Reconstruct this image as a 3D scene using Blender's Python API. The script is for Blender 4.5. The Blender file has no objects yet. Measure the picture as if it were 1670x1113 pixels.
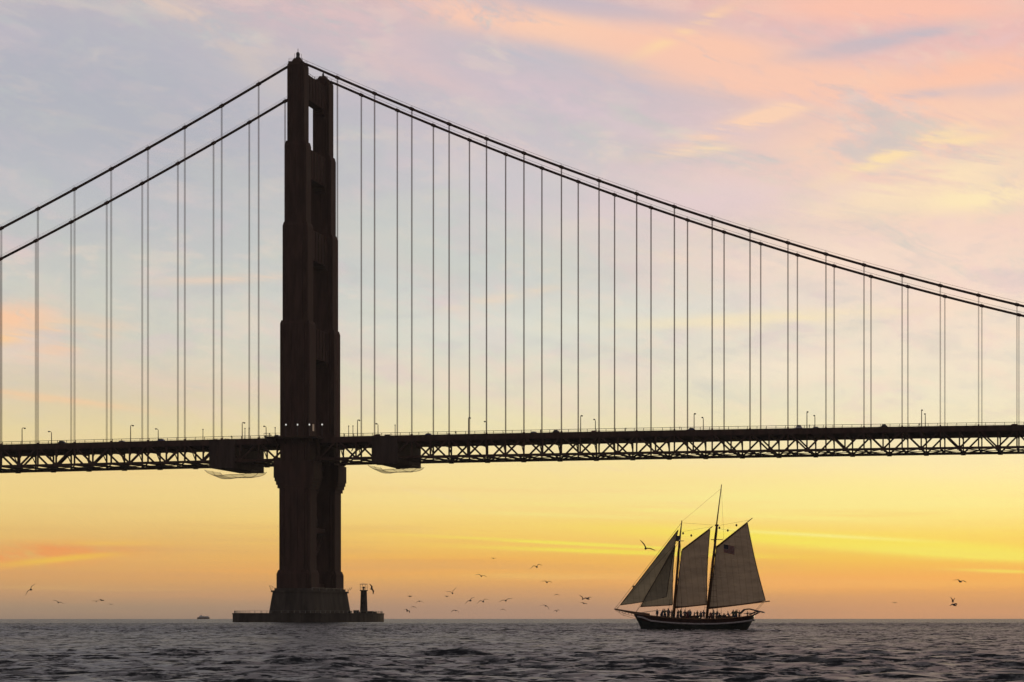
import bpy, bmesh, math, random
import numpy as np
from mathutils import Vector, Matrix

random.seed(11)
rng = np.random.default_rng(7)
sc = bpy.context.scene
R = math.radians

# ------------------------------------------------------------------ camera
F = 3318.66            # focal length, in pixels of a 1670 px wide picture
CX, CY = 1596.35, 1007.3
YAW = -0.0486846
CAM = Vector((314.71, -807.66, 1.87))
cd = bpy.data.cameras.new('camera')
cam = bpy.data.objects.new('camera', cd)
sc.collection.objects.link(cam)
sc.camera = cam
cd.sensor_width = 36.0
cd.lens = F / 1670 * 36
cd.shift_x = (835 - CX) / 1670
cd.shift_y = (CY - 556.5) / 1670
cd.clip_start = 0.5
cd.clip_end = 40000
cam.location = CAM
cam.rotation_euler = (R(90), 0, -YAW)
FW = Vector((math.sin(YAW), math.cos(YAW), 0))
RT = Vector((math.cos(YAW), -math.sin(YAW), 0))


def at_y(px, y):
    """world x of the point seen in column px that lies in the plane Y = y"""
    d = FW + RT * ((px - CX) / F)
    return CAM.x + d.x * (y - CAM.y) / d.y


def depth(x, y):
    return (Vector((x, y, 0)) - Vector((CAM.x, CAM.y, 0))).dot(FW)


def zz(py, x, y):
    return CAM.z + (CY - py) * depth(x, y) / F


def at_d(px, py, D):
    """world point at distance D in front of the camera"""
    p = Vector((CAM.x, CAM.y, 0)) + (FW + RT * ((px - CX) / F)) * D
    p.z = CAM.z + (CY - py) * D / F
    return p


# ------------------------------------------------------------------ render, exposure
sc.view_settings.view_transform = 'Standard'
sc.view_settings.look = 'None'
sc.view_settings.exposure = 0.0
sc.view_settings.gamma = 1.0
sc.view_settings.use_curve_mapping = False
sc.cycles.volume_bounces = 1
sc.cycles.max_bounces = 6
sc.cycles.transparent_max_bounces = 16

# ------------------------------------------------------------------ sun (low behind the bridge, veiled)
SUN_AZ = 0.02         # radians east of +Y, just right of the frame
SUN_EL = R(1.2)
sd = bpy.data.lights.new('sun', 'SUN')
sd.energy = 0.5
sd.angle = R(4.0)
sd.color = (1.0, 0.72, 0.42)
sun = bpy.data.objects.new('sun', sd)
sc.collection.objects.link(sun)
sv = Vector((math.sin(SUN_AZ) * math.cos(SUN_EL), math.cos(SUN_AZ) * math.cos(SUN_EL), math.sin(SUN_EL)))
sun.rotation_euler = sv.to_track_quat('Z', 'Y').to_euler()


# ------------------------------------------------------------------ sky
def lin(c):
    return tuple((v / 255 / 12.92) if v / 255 <= 0.04045 else ((v / 255 + 0.055) / 1.055) ** 2.4 for v in c)


world = bpy.data.worlds.new('World')
sc.world = world
world.use_nodes = True
nt = world.node_tree
nt.nodes.clear()


class NB:
    """tiny helper to write node trees"""
    def __init__(self, tree):
        self.t = tree

    def n(self, kind, **kw):
        nd = self.t.nodes.new(kind)
        for k, v in kw.items():
            setattr(nd, k, v)
        return nd

    def link(self, a, b):
        self.t.links.new(a, b)

    def put(self, sock, v):
        if isinstance(v, bpy.types.NodeSocket):
            self.link(v, sock)
        elif isinstance(v, (tuple, list)) and len(v) == 3 and len(sock.default_value) == 4:
            sock.default_value = (*v, 1)
        else:
            sock.default_value = v

    def m(self, op, a, b=None, c=None, clamp=False):
        nd = self.n('ShaderNodeMath', operation=op, use_clamp=clamp)
        self.put(nd.inputs[0], a)
        if b is not None:
            self.put(nd.inputs[1], b)
        if c is not None:
            self.put(nd.inputs[2], c)
        return nd.outputs[0]

    def mix(self, f, a, b, blend='MIX'):
        nd = self.n('ShaderNodeMix', data_type='RGBA', blend_type=blend)
        self.put(nd.inputs[0], f)
        self.put(nd.inputs[6], a)
        self.put(nd.inputs[7], b)
        return nd.outputs[2]

    def ss(self, v, lo, hi, a=0.0, b=1.0):
        nd = self.n('ShaderNodeMapRange', interpolation_type='SMOOTHSTEP')
        self.put(nd.inputs[0], v)
        nd.inputs[1].default_value = lo
        nd.inputs[2].default_value = hi
        nd.inputs[3].default_value = a
        nd.inputs[4].default_value = b
        return nd.outputs[0]

    def ramp(self, f, stops):
        nd = self.n('ShaderNodeValToRGB')
        cr = nd.color_ramp
        stops = sorted(stops)
        cr.elements[0].position = stops[0][0]
        cr.elements[0].color = (*stops[0][1], 1)
        cr.elements[1].position = stops[-1][0]
        cr.elements[1].color = (*stops[-1][1], 1)
        for p, c in stops[1:-1]:
            e = cr.elements.new(p)
            e.color = (*c, 1)
        self.put(nd.inputs[0], f)
        return nd.outputs[0]

    def noise(self, vec, scale, detail=4, rough=0.5, dist=0.0):
        nd = self.n('ShaderNodeTexNoise')
        self.put(nd.inputs['Vector'], vec)
        nd.inputs['Scale'].default_value = scale
        nd.inputs['Detail'].default_value = detail
        nd.inputs['Roughness'].default_value = rough
        nd.inputs['Distortion'].default_value = dist
        return nd.outputs[0]

    def vec(self, x, y, z=0.0):
        nd = self.n('ShaderNodeCombineXYZ')
        self.put(nd.inputs[0], x)
        self.put(nd.inputs[1], y)
        self.put(nd.inputs[2], z)
        return nd.outputs[0]


w = NB(nt)
tc = w.n('ShaderNodeTexCoord')
sep = w.n('ShaderNodeSeparateXYZ')
w.link(tc.outputs['Generated'], sep.inputs[0])
X_, Y_, Z_ = sep.outputs
hor = w.m('SQRT', w.m('ADD', w.m('MULTIPLY', X_, X_), w.m('MULTIPLY', Y_, Y_)))
hor = w.m('MAXIMUM', hor, 0.0001)
T_ = w.m('MAXIMUM', w.m('DIVIDE', Z_, hor), 0.0)          # tangent of the elevation
AZ = w.m('ARCTAN2', X_, Y_)                              # 0 = due west (behind the bridge)
POS = w.m('DIVIDE', T_, w.m('ADD', T_, 0.3))


def tan_el(py, px):
    off = (px - CX) / F
    return max(0.0, (CY - py) / F / math.sqrt(1 + off * off))


def azim(px):
    return math.atan((px - CX) / F) + YAW


def stops(px, rows, extra):
    out = []
    for py, c in rows:
        t = tan_el(py, px)
        out.append((t / (t + 0.3), lin(c)))
    for t, c in extra:
        out.append((t / (t + 0.3), c))
    return out


high_w = [(0.45, (0.25, 0.235, 0.265)), (0.8, (0.11, 0.115, 0.145)), (1.6, (0.05, 0.058, 0.085)), (6.0, (0.035, 0.045, 0.085))]
left = stops(120, [(1010, (158, 134, 114)), (990, (172, 144, 116)), (965, (206, 158, 110)), (940, (230, 172, 100)),
                   (910, (241, 184, 102)), (870, (243, 200, 116)), (820, (247, 216, 138)), (770, (246, 217, 148)),
                   (700, (234, 216, 164)), (640, (222, 207, 178)), (560, (214, 210, 194)), (470, (206, 206, 198)),
                   (370, (194, 196, 195)), (260, (184, 185, 192)), (150, (179, 179, 190)), (60, (184, 179, 192)),
                   (0, (194, 182, 190))], high_w)
mid = stops(800, [(1010, (176, 142, 120)), (990, (184, 146, 118)), (965, (214, 162, 108)), (940, (244, 180, 94)),
                  (910, (254, 194, 88)), (870, (255, 215, 108)), (820, (254, 226, 142)), (770, (253, 229, 158)),
                  (700, (240, 228, 180)), (640, (228, 223, 196)), (560, (218, 219, 206)), (470, (210, 213, 207)),
                  (370, (203, 205, 202)), (260, (200, 197, 201)), (150, (196, 188, 198)), (60, (208, 188, 194)),
                  (0, (214, 186, 188))], high_w)
right = stops(1560, [(1010, (205, 152, 112)), (990, (212, 156, 108)), (965, (234, 170, 98)), (940, (254, 188, 90)),
                     (910, (255, 206, 82)), (870, (255, 226, 106)), (820, (255, 240, 148)), (770, (254, 238, 172)),
                     (700, (240, 232, 192)), (640, (237, 230, 204)), (560, (238, 226, 206)), (470, (243, 220, 204)),
                     (370, (242, 212, 196)), (260, (238, 202, 190)), (150, (236, 192, 182)), (60, (232, 188, 184)),
                     (0, (230, 184, 184))], high_w)
east = [(0.0, (0.10, 0.095, 0.105)), (0.1, (0.085, 0.085, 0.10)), (0.3, (0.065, 0.068, 0.09)), (0.6, (0.045, 0.052, 0.08)),
        (0.95, (0.035, 0.045, 0.085))]
cL, cM, cR, cE = (w.ramp(POS, s) for s in (left, mid, right, east))
cosd = w.m('COSINE', w.m('SUBTRACT', AZ, SUN_AZ))
dAZ = w.m('ABSOLUTE', w.m('ARCCOSINE', w.m('MINIMUM', cosd, 0.99999)))       # angle from the sunset azimuth
dl, dm, dr = (abs(azim(p) - SUN_AZ) for p in (120, 800, 1560))
base = w.mix(w.ss(dAZ, dr, dm), cR, cM)
base = w.mix(w.ss(dAZ, dm, dl), base, cL)
base = w.mix(w.ss(dAZ, dl + 0.03, 1.55), base, cE)

# shared cloud noise: long thin streaks, softer banks and a fine ripple
warp = w.noise(w.vec(AZ, w.m('MULTIPLY', T_, 2.2)), 6.0, 4, 0.55)
V1 = w.vec(w.m('ADD', AZ, w.m('MULTIPLY', warp, 0.10)), w.m('ADD', w.m('MULTIPLY', T_, 9.0), w.m('MULTIPLY', AZ, 1.1)))
N_streak = w.noise(V1, 9.0, 10, 0.70, 0.3)
V2 = w.vec(w.m('ADD', AZ, w.m('MULTIPLY', warp, 0.16)), w.m('ADD', w.m('MULTIPLY', T_, 3.0), w.m('MULTIPLY', AZ, 1.0)))
N_bank = w.noise(V2, 9.0, 11, 0.71, 0.3)
V3 = w.vec(AZ, w.m('MULTIPLY', T_, 34.0), 3.0)
N_flat = w.noise(V3, 4.0, 6, 0.6)

# general variation over the whole sky: pale pink and cool mottling
up = w.ss(T_, 0.055, 0.14)
f1 = w.m('MULTIPLY', w.ss(N_bank, 0.48, 0.70, 0, 0.55), up)
base = w.mix(f1, base, lin((236, 205, 200)))
f2 = w.m('MULTIPLY', w.ss(N_bank, 0.50, 0.32, 0, 0.50), up)
base = w.mix(f2, base, lin((195, 202, 197)))
f3 = w.m('MULTIPLY', w.ss(N_streak, 0.55, 0.75, 0, 0.45), w.ss(T_, 0.02, 0.09))
base = w.mix(f3, base, lin((238, 214, 190)))
N_fine = w.noise(w.vec(w.m('ADD', AZ, w.m('MULTIPLY', warp, 0.05)), w.m('MULTIPLY', T_, 2.4), 1.7), 34.0, 6, 0.62)
N_hue = w.noise(w.vec(AZ, w.m('MULTIPLY', T_, 2.0), 5.2), 26.0, 4, 0.6)
base = w.mix(w.m('MULTIPLY', w.ss(N_fine, 0.50, 0.66, 0, 0.30), up), base, lin((250, 222, 200)))
base = w.mix(w.m('MULTIPLY', w.ss(N_fine, 0.50, 0.34, 0, 0.24), up), base, lin((184, 186, 192)))
base = w.mix(w.m('MULTIPLY', w.ss(N_hue, 0.52, 0.66, 0, 0.26), up), base, lin((226, 196, 204)))
base = w.mix(w.m('MULTIPLY', w.ss(N_hue, 0.48, 0.34, 0, 0.26), up), base, lin((212, 214, 196)))
low = w.ss(T_, 0.085, 0.02)
f4 = w.m('MULTIPLY', w.ss(N_flat, 0.50, 0.72, 0, 0.45), low)
base = w.mix(w.m('MULTIPLY', f4, w.ss(T_, 0.006, 0.02)), base, lin((252, 214, 120)))
f5 = w.m('MULTIPLY', w.ss(N_flat, 0.50, 0.30, 0, 0.30), low)
base = w.mix(f5, base, lin((222, 160, 112)))


def cloud(prev, px, py, wpx, hpx, rot, col, k, nz, lo=0.35, hi=0.65):
    """a bank of lit cloud at a fixed bearing and height, broken up by noise"""
    u0, v0 = azim(px), tan_el(py, px)
    su, sv_ = wpx / F, hpx / F
    c, s = math.cos(R(rot)), math.sin(R(rot))
    du = w.m('SUBTRACT', AZ, u0)
    dv = w.m('SUBTRACT', T_, v0)
    a = w.m('MULTIPLY', w.m('ADD', w.m('MULTIPLY', du, c), w.m('MULTIPLY', dv, s)), 1 / su)
    b = w.m('MULTIPLY', w.m('SUBTRACT', w.m('MULTIPLY', dv, c), w.m('MULTIPLY', du, s)), 1 / sv_)
    g = w.m('EXPONENT', w.m('MULTIPLY', w.m('ADD', w.m('MULTIPLY', a, a), w.m('MULTIPLY', b, b)), -1.0))
    nf = w.ss(nz, lo, hi)
    f = w.m('MULTIPLY', w.m('MULTIPLY', g, nf), k, clamp=True)
    return w.mix(f, prev, lin(col))


CL = [
    # px, py, width, height, tilt (deg, rising to the right), colour, strength, noise
    (200, 150, 360, 140, -15, (178, 181, 191), 0.7, N_bank, .25, .50),
    (120, 320, 300, 70, -8, (188, 192, 200), 0.5, N_bank, .3, .6),
    (330, 35, 170, 22, -22, (222, 200, 188), 1.2, N_bank, .40, .56),
    (400, 100, 80, 20, -30, (220, 200, 186), 1.2, N_bank, .38, .55),
    (560, 30, 200, 30, -8, (222, 192, 192), 1.0, N_bank, .38, .56),
    (500, 140, 260, 50, -12, (190, 188, 196), 0.7, N_bank, .3, .55),
    (790, 28, 120, 34, -14, (247, 200, 180), 1.3, N_bank, .36, .55),
    (680, 120, 120, 22, -14, (216, 192, 192), 0.9, N_bank, .36, .56),
    (960, 14, 170, 16, -4, (194, 184, 196), 1.3, N_bank, .30, .52),
    (960, 62, 200, 26, -10, (250, 204, 178), 1.5, N_bank, .36, .54),
    (1140, 88, 150, 40, -6, (249, 200, 176), 1.6, N_bank, .36, .54),
    (1110, 55, 90, 10, 30, (252, 214, 170), 1.2, N_streak, .40, .56),
    (920, 106, 190, 26, -8, (184, 188, 200), 1.3, N_bank, .34, .56),
    (1060, 140, 160, 22, -6, (192, 188, 200), 1.0, N_streak, .34, .56),
    (1000, 190, 260, 50, -10, (214, 196, 204), 0.8, N_bank, .34, .58),
    (1450, 14, 260, 26, 0, (249, 194, 174), 1.2, N_bank, .34, .54),
    (1390, 78, 120, 15, 12, (204, 186, 192), 1.3, N_bank, .34, .54),
    (1480, 60, 80, 8, 10, (198, 186, 194), 1.2, N_streak, .38, .56),
    (1370, 140, 300, 34, -3, (248, 200, 178), 1.5, N_bank, .36, .54),
    (1600, 120, 140, 30, 10, (250, 196, 172), 1.3, N_bank, .36, .55),
    (1480, 158, 100, 9, 6, (206, 188, 194), 1.2, N_streak, .38, .56),
    (1620, 150, 60, 14, 6, (216, 190, 192), 1.1, N_bank, .36, .55),
    (1250, 190, 140, 14, 20, (249, 210, 182), 1.5, N_streak, .40, .56),
    (1150, 245, 60, 8, 8, (248, 220, 184), 0.9, N_streak, .34, .54),
    (1480, 230, 260, 60, 10, (249, 208, 182), 1.2, N_bank, .36, .56),
    (1460, 252, 120, 13, 22, (251, 224, 176), 1.2, N_streak, .38, .55),
    (1540, 235, 100, 11, 10, (251, 222, 176), 1.0, N_streak, .38, .55),
    (1600, 320, 130, 26, 6, (252, 232, 188), 1.2, N_bank, .34, .54),
    (1500, 300, 190, 30, 14, (250, 226, 190), 1.1, N_streak, .36, .56),
    (1120, 330, 260, 50, 8, (228, 206, 208), 0.8, N_bank, .34, .6),
    (1350, 420, 220, 30, 4, (246, 222, 204), 0.9, N_bank, .36, .58),
    (700, 400, 260, 60, -6, (200, 206, 200), 0.8, N_bank, .3, .6),
    (820, 300, 200, 50, -6, (206, 200, 206), 0.7, N_bank, .3, .6),
    (15, 520, 60, 22, 8, (250, 204, 168), 1.1, N_bank, .34, .54),
    (30, 545, 70, 12, 14, (252, 208, 160), 1.2, N_streak, .34, .54),
    (115, 560, 70, 16, 24, (244, 206, 174), 0.9, N_streak, .36, .56),
    (380, 455, 110, 7, 6, (238, 210, 186), 0.8, N_streak, .36, .56),
    (840, 482, 90, 8, 14, (240, 218, 190), 0.8, N_streak, .38, .58),
    (40, 646, 140, 6, -5, (250, 206, 160), 0.9, N_streak, .36, .56),
    (250, 620, 260, 14, -4, (236, 210, 188), 0.7, N_streak, .36, .58),
    (1000, 520, 260, 30, 6, (222, 226, 214), 0.7, N_bank, .3, .6),
    (1250, 520, 240, 12, 4, (246, 230, 190), 0.8, N_streak, .36, .56),
    (1330, 600, 300, 24, 4, (246, 232, 208), 0.8, N_streak, .3, .6),
    (1350, 812, 380, 26, -1, (252, 240, 152), 1.0, N_flat, .30, .6),
    (900, 790, 330, 18, 2, (250, 226, 150), 0.6, N_flat, .35, .6),
    (45, 905, 115, 15, 3, (253, 164, 88), 1.5, N_bank, .28, .50),
    (100, 912, 90, 5, 7, (255, 202, 76), 1.0, N_flat, .3, .5),
    (150, 890, 90, 6, 2, (252, 200, 90), 0.9, N_flat, .3, .5),
    (620, 925, 260, 9, 2, (255, 178, 86), 0.9, N_flat, .3, .6),
    (700, 917, 120, 4, 0, (226, 160, 100), 0.9, N_flat, .3, .6),
    (960, 888, 190, 2.6, -2.6, (255, 236, 92), 1.5, N_flat, .25, .5),
    (1030, 901, 200, 3.6, -1.6, (255, 234, 84), 1.4, N_streak, .3, .5),
    (1180, 838, 260, 5, -2.5, (254, 240, 140), 0.9, N_flat, .3, .55),
    (960, 842, 200, 4, -1.5, (253, 234, 140), 0.8, N_streak, .3, .55),
    (1400, 885, 330, 11, -3, (255, 238, 92), 1.5, N_flat, .25, .5),
    (1580, 903, 200, 9, -3, (254, 240, 100), 1.5, N_flat, .25, .5),
    (1330, 873, 160, 3, -3, (255, 246, 140), 0.9, N_flat, .25, .5),
    (1640, 932, 80, 3, -2, (254, 234, 96), 1.0, N_streak, .3, .5),
    (1560, 940, 220, 14, 0, (255, 182, 84), 0.8, N_flat, .3, .6),
    (1260, 950, 300, 16, 0, (254, 178, 96), 0.7, N_flat, .3, .6),
]
for c_ in CL:
    base = cloud(base, *c_)

nish = w.n('ShaderNodeTexSky', sky_type='NISHITA')
nish.sun_disc = False
nish.sun_elevation = SUN_EL
nish.sun_rotation = SUN_AZ
nish.air_density = 1.0
nish.dust_density = 2.0
bg1 = w.n('ShaderNodeBackground')
w.link(base, bg1.inputs[0])
bg1.inputs[1].default_value = 1.0
bg2 = w.n('ShaderNodeBackground')
w.link(nish.outputs[0], bg2.inputs[0])
bg2.inputs[1].default_value = 0.006
adds = w.n('ShaderNodeAddShader')
w.link(bg1.outputs[0], adds.inputs[0])
w.link(bg2.outputs[0], adds.inputs[1])
wo = w.n('ShaderNodeOutputWorld')
w.link(adds.outputs[0], wo.inputs[0])
world.cycles.sampling_method = 'MANUAL'
world.cycles.sample_map_resolution = 1024


# ------------------------------------------------------------------ materials
def new_mat(name):
    m = bpy.data.materials.new(name)
    m.use_nodes = True
    m.node_tree.nodes.clear()
    b = NB(m.node_tree)
    out = b.n('ShaderNodeOutputMaterial')
    p = b.n('ShaderNodeBsdfPrincipled')
    b.link(p.outputs[0], out.inputs[0])
    return m, b, p, out


def paint(name, col, rough=0.5, var=0.25, scale=1.5, metal=0.0, bump=0.0, streak=True, spec=0.5):
    m, b, p, out = new_mat(name)
    tc_ = b.n('ShaderNodeTexCoord')
    mp = b.n('ShaderNodeMapping')
    b.link(tc_.outputs['Object'], mp.inputs[0])
    mp.inputs['Scale'].default_value = (1, 1, 0.15 if streak else 1)
    nz = b.noise(mp.outputs[0], scale, 6, 0.6)
    dark = tuple(c * (1 - var) for c in col)
    lite = tuple(min(1, c * (1 + var)) for c in col)
    b.put(p.inputs['Base Color'], b.mix(b.ss(nz, 0.35, 0.65), dark, lite))
    b.put(p.inputs['Roughness'], b.ss(nz, 0.3, 0.7, rough * 0.85, min(1, rough * 1.2)))
    p.inputs['Metallic'].default_value = metal
    p.inputs['Specular IOR Level'].default_value = spec
    if bump:
        bp = b.n('ShaderNodeBump')
        bp.inputs['Distance'].default_value = bump
        b.link(b.noise(tc_.outputs['Object'], scale * 6, 5, 0.6), bp.inputs['Height'])
        b.link(bp.outputs[0], p.inputs['Normal'])
    return m


M = {}
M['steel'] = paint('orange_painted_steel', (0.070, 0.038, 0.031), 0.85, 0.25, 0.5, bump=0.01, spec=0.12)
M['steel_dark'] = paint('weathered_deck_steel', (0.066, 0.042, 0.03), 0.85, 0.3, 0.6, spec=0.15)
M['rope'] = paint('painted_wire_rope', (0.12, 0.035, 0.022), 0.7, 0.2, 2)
M['asphalt'] = paint('asphalt', (0.05, 0.05, 0.052), 0.9, 0.2, 3, streak=False)
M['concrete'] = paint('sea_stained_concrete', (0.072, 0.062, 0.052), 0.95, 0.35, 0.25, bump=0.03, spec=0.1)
M['tarp'] = paint('dark_tarpaulin', (0.06, 0.042, 0.036), 0.95, 0.3, 0.3, bump=0.05, spec=0.1)
M['galv'] = paint('galvanised_metal', (0.25, 0.25, 0.25), 0.5, 0.2, 3, metal=0.5)
M['darkmetal'] = paint('dark_metal', (0.06, 0.06, 0.06), 0.5, 0.2, 3)
M['hull'] = paint('dark_hull_paint', (0.055, 0.025, 0.02), 0.35, 0.3, 1.2, streak=False)
M['hull_low'] = paint('green_black_lower_hull', (0.035, 0.042, 0.035), 0.4, 0.3, 1.2, streak=False)
M['strake'] = paint('pale_rubbing_strake', (0.42, 0.38, 0.36), 0.5, 0.15, 3, streak=False)
M['wood'] = paint('varnished_spar_wood', (0.16, 0.075, 0.03), 0.4, 0.3, 2)
M['deckwood'] = paint('teak_deck', (0.2, 0.14, 0.09), 0.7, 0.25, 3, streak=False)
M['rig'] = paint('tarred_rigging', (0.05, 0.035, 0.025), 0.8, 0.2, 3)
M['tyre'] = paint('tyre_rubber', (0.02, 0.02, 0.02), 0.8, 0.1, 3)
M['skin'] = paint('skin', (0.35, 0.2, 0.14), 0.6, 0.1, 3)
M['hair'] = paint('dark_hair', (0.03, 0.02, 0.015), 0.7, 0.1, 3)
M['white'] = paint('white_paint', (0.7, 0.7, 0.68), 0.5, 0.1, 2)
CLOTH = [paint('cloth_' + n, c, 0.85, 0.15, 4, streak=False) for n, c in
         (('navy', (0.03, 0.04, 0.09)), ('grey', (0.12, 0.12, 0.13)), ('maroon', (0.12, 0.025, 0.03)),
          ('olive', (0.08, 0.085, 0.04)), ('black', (0.025, 0.025, 0.028)), ('tan', (0.25, 0.18, 0.11)))]
CARP = [paint('car_paint_' + n, c, 0.25, 0.05, 2, streak=False) for n, c in
        (('silver', (0.35, 0.36, 0.38)), ('black', (0.02, 0.02, 0.022)), ('red', (0.25, 0.02, 0.02)),
         ('blue', (0.03, 0.06, 0.2)), ('white', (0.7, 0.7, 0.7)))]

gl, b, p, out = new_mat('window_glass')
p.inputs['Base Color'].default_value = (0.02, 0.025, 0.03, 1)
p.inputs['Roughness'].default_value = 0.08
M['glass'] = gl

gg, b, p, out = new_mat('gull_feathers')
tc_ = b.n('ShaderNodeTexCoord')
s_ = b.n('ShaderNodeSeparateXYZ')
b.link(tc_.outputs['Object'], s_.inputs[0])
edge = b.ss(b.m('ABSOLUTE', s_.outputs[0]), 0.50, 0.58)
nz = b.noise(tc_.outputs['Object'], 14, 4)
body = b.mix(b.ss(nz, 0.4, 0.6), (0.12, 0.115, 0.11), (0.07, 0.068, 0.065))
b.put(p.inputs['Base Color'], b.mix(edge, body, (0.02, 0.02, 0.02)))
p.inputs['Roughness'].default_value = 0.8
M['gull'] = gg

lm, b, p, out = new_mat('lit_lamp_globe')
p.inputs['Base Color'].default_value = (0.9, 0.9, 0.85, 1)
p.inputs['Emission Color'].default_value = (1.0, 0.97, 0.88, 1)
p.inputs['Emission Strength'].default_value = 0.75
M['lamp_lit'] = lm
lm, b, p, out = new_mat('dim_lit_window')
p.inputs['Base Color'].default_value = (0.3, 0.2, 0.12, 1)
p.inputs['Emission Color'].default_value = (1.0, 0.72, 0.5, 1)
p.inputs['Emission Strength'].default_value = 0.12
M['niche_lit'] = lm


def cloth_mat(name, col, trans, seams=True):
    m, b, p, out = new_mat(name)
    tc_ = b.n('ShaderNodeTexCoord')
    nz = b.noise(tc_.outputs['Object'], 0.5, 5, 0.6)
    c1 = b.mix(b.ss(nz, 0.35, 0.65), tuple(v * 0.86 for v in col), tuple(v * 1.1 for v in col))
    if seams:
        wv = b.n('ShaderNodeTexWave', wave_type='BANDS', bands_direction='X')
        mp = b.n('ShaderNodeMapping')
        b.link(tc_.outputs['Object'], mp.inputs[0])
        mp.inputs['Rotation'].default_value = (0, R(6), 0)
        b.link(mp.outputs[0], wv.inputs[0])
        wv.inputs['Scale'].default_value = 0.36
        wv.inputs['Distortion'].default_value = 0.0
        c1 = b.mix(b.ss(wv.outputs[1], 0.93, 0.99, 0, 0.45), c1, tuple(v * 0.5 for v in col))
    b.put(p.inputs['Base Color'], c1)
    p.inputs['Roughness'].default_value = 0.9
    tr = b.n('ShaderNodeBsdfTranslucent')
    mw = b.n('ShaderNodeMapping')
    b.link(tc_.outputs['Object'], mw.inputs[0])
    mw.inputs['Rotation'].default_value = (0, R(38), 0)
    mw.inputs['Scale'].default_value = (0.28, 1, 1.6)
    wr = b.noise(mw.outputs[0], 0.8, 5, 0.6, 0.6)
    bw = b.n('ShaderNodeBump')
    bw.inputs['Distance'].default_value = 0.22
    b.link(wr, bw.inputs['Height'])
    b.link(bw.outputs[0], p.inputs['Normal'])
    b.link(bw.outputs[0], tr.inputs['Normal'])
    tone = b.mix(b.ss(wr, 0.36, 0.64, 0, 1), tuple(v * 0.72 for v in col), tuple(min(1, v * 1.25) for v in col))
    b.put(tr.inputs[0], b.mix(0.6, c1, tone))
    mx = b.n('ShaderNodeMixShader')
    mx.inputs[0].default_value = trans
    b.link(p.outputs[0], mx.inputs[1])
    b.link(tr.outputs[0], mx.inputs[2])
    b.link(mx.outputs[0], out.inputs[0])
    return m


M['sail'] = cloth_mat('tanned_canvas_sail', (0.40, 0.32, 0.24), 0.38)
M['sail_front'] = cloth_mat('olive_canvas_sail', (0.46, 0.40, 0.28), 0.27)
M['net'] = cloth_mat('pale_safety_net', (0.75, 0.68, 0.55), 0.6, False)
nm = M['net'].node_tree
nb_ = NB(nm)
o_ = [n for n in nm.nodes if n.type == 'OUTPUT_MATERIAL'][0]
src = o_.inputs[0].links[0].from_socket
tp = nb_.n('ShaderNodeBsdfTransparent')
mx = nb_.n('ShaderNodeMixShader')
mx.inputs[0].default_value = 0.62
nb_.link(src, mx.inputs[1])
nb_.link(tp.outputs[0], mx.inputs[2])
nb_.link(mx.outputs[0], o_.inputs[0])
M['flag_red'] = cloth_mat('flag_red', (0.22, 0.03, 0.03), 0.2, False)
M['flag_white'] = cloth_mat('flag_white', (0.35, 0.30, 0.27), 0.2, False)
M['flag_blue'] = cloth_mat('flag_blue', (0.025, 0.028, 0.05), 0.2, False)

# sea
se, b, p, out = new_mat('sea_water')
tc_ = b.n('ShaderNodeTexCoord')
p.inputs['Base Color'].default_value = (0.006, 0.009, 0.012, 1)
p.inputs['IOR'].default_value = 1.333
p.inputs['Roughness'].default_value = 0.31
mp = b.n('ShaderNodeMapping')
b.link(tc_.outputs['Object'], mp.inputs[0])
mp.inputs['Scale'].default_value = (0.55, 1.0, 1.0)
# small chop as a direct tilt of the surface normal (unfiltered, so it holds at distance)
geo = b.n('ShaderNodeNewGeometry')
acc = geo.outputs['Normal']
for sc_, det, kx, ky in ((6.5, 3, 0.5, 1.3), (2.6, 6, 0.9, 2.7), (0.8, 3, 0.5, 1.5)):
    nd = b.n('ShaderNodeTexNoise')
    b.link(mp.outputs[0], nd.inputs['Vector'])
    nd.inputs['Scale'].default_value = sc_
    nd.inputs['Detail'].default_value = det
    nd.inputs['Roughness'].default_value = 0.62
    nd.inputs['Distortion'].default_value = 0.3
    v1 = b.n('ShaderNodeVectorMath', operation='SUBTRACT')
    b.link(nd.outputs['Color'], v1.inputs[0])
    v1.inputs[1].default_value = (0.5, 0.5, 0.5)
    v2 = b.n('ShaderNodeVectorMath', operation='MULTIPLY')
    b.link(v1.outputs[0], v2.inputs[0])
    v2.inputs[1].default_value = (kx * 1.6, ky * 1.6, 0)
    v3 = b.n('ShaderNodeVectorMath', operation='ADD')
    b.link(acc, v3.inputs[0])
    b.link(v2.outputs[0], v3.inputs[1])
    acc = v3.outputs[0]
v4 = b.n('ShaderNodeVectorMath', operation='NORMALIZE')
b.link(acc, v4.inputs[0])
b.link(v4.outputs[0], p.inputs['Normal'])
M['sea'] = se


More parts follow.
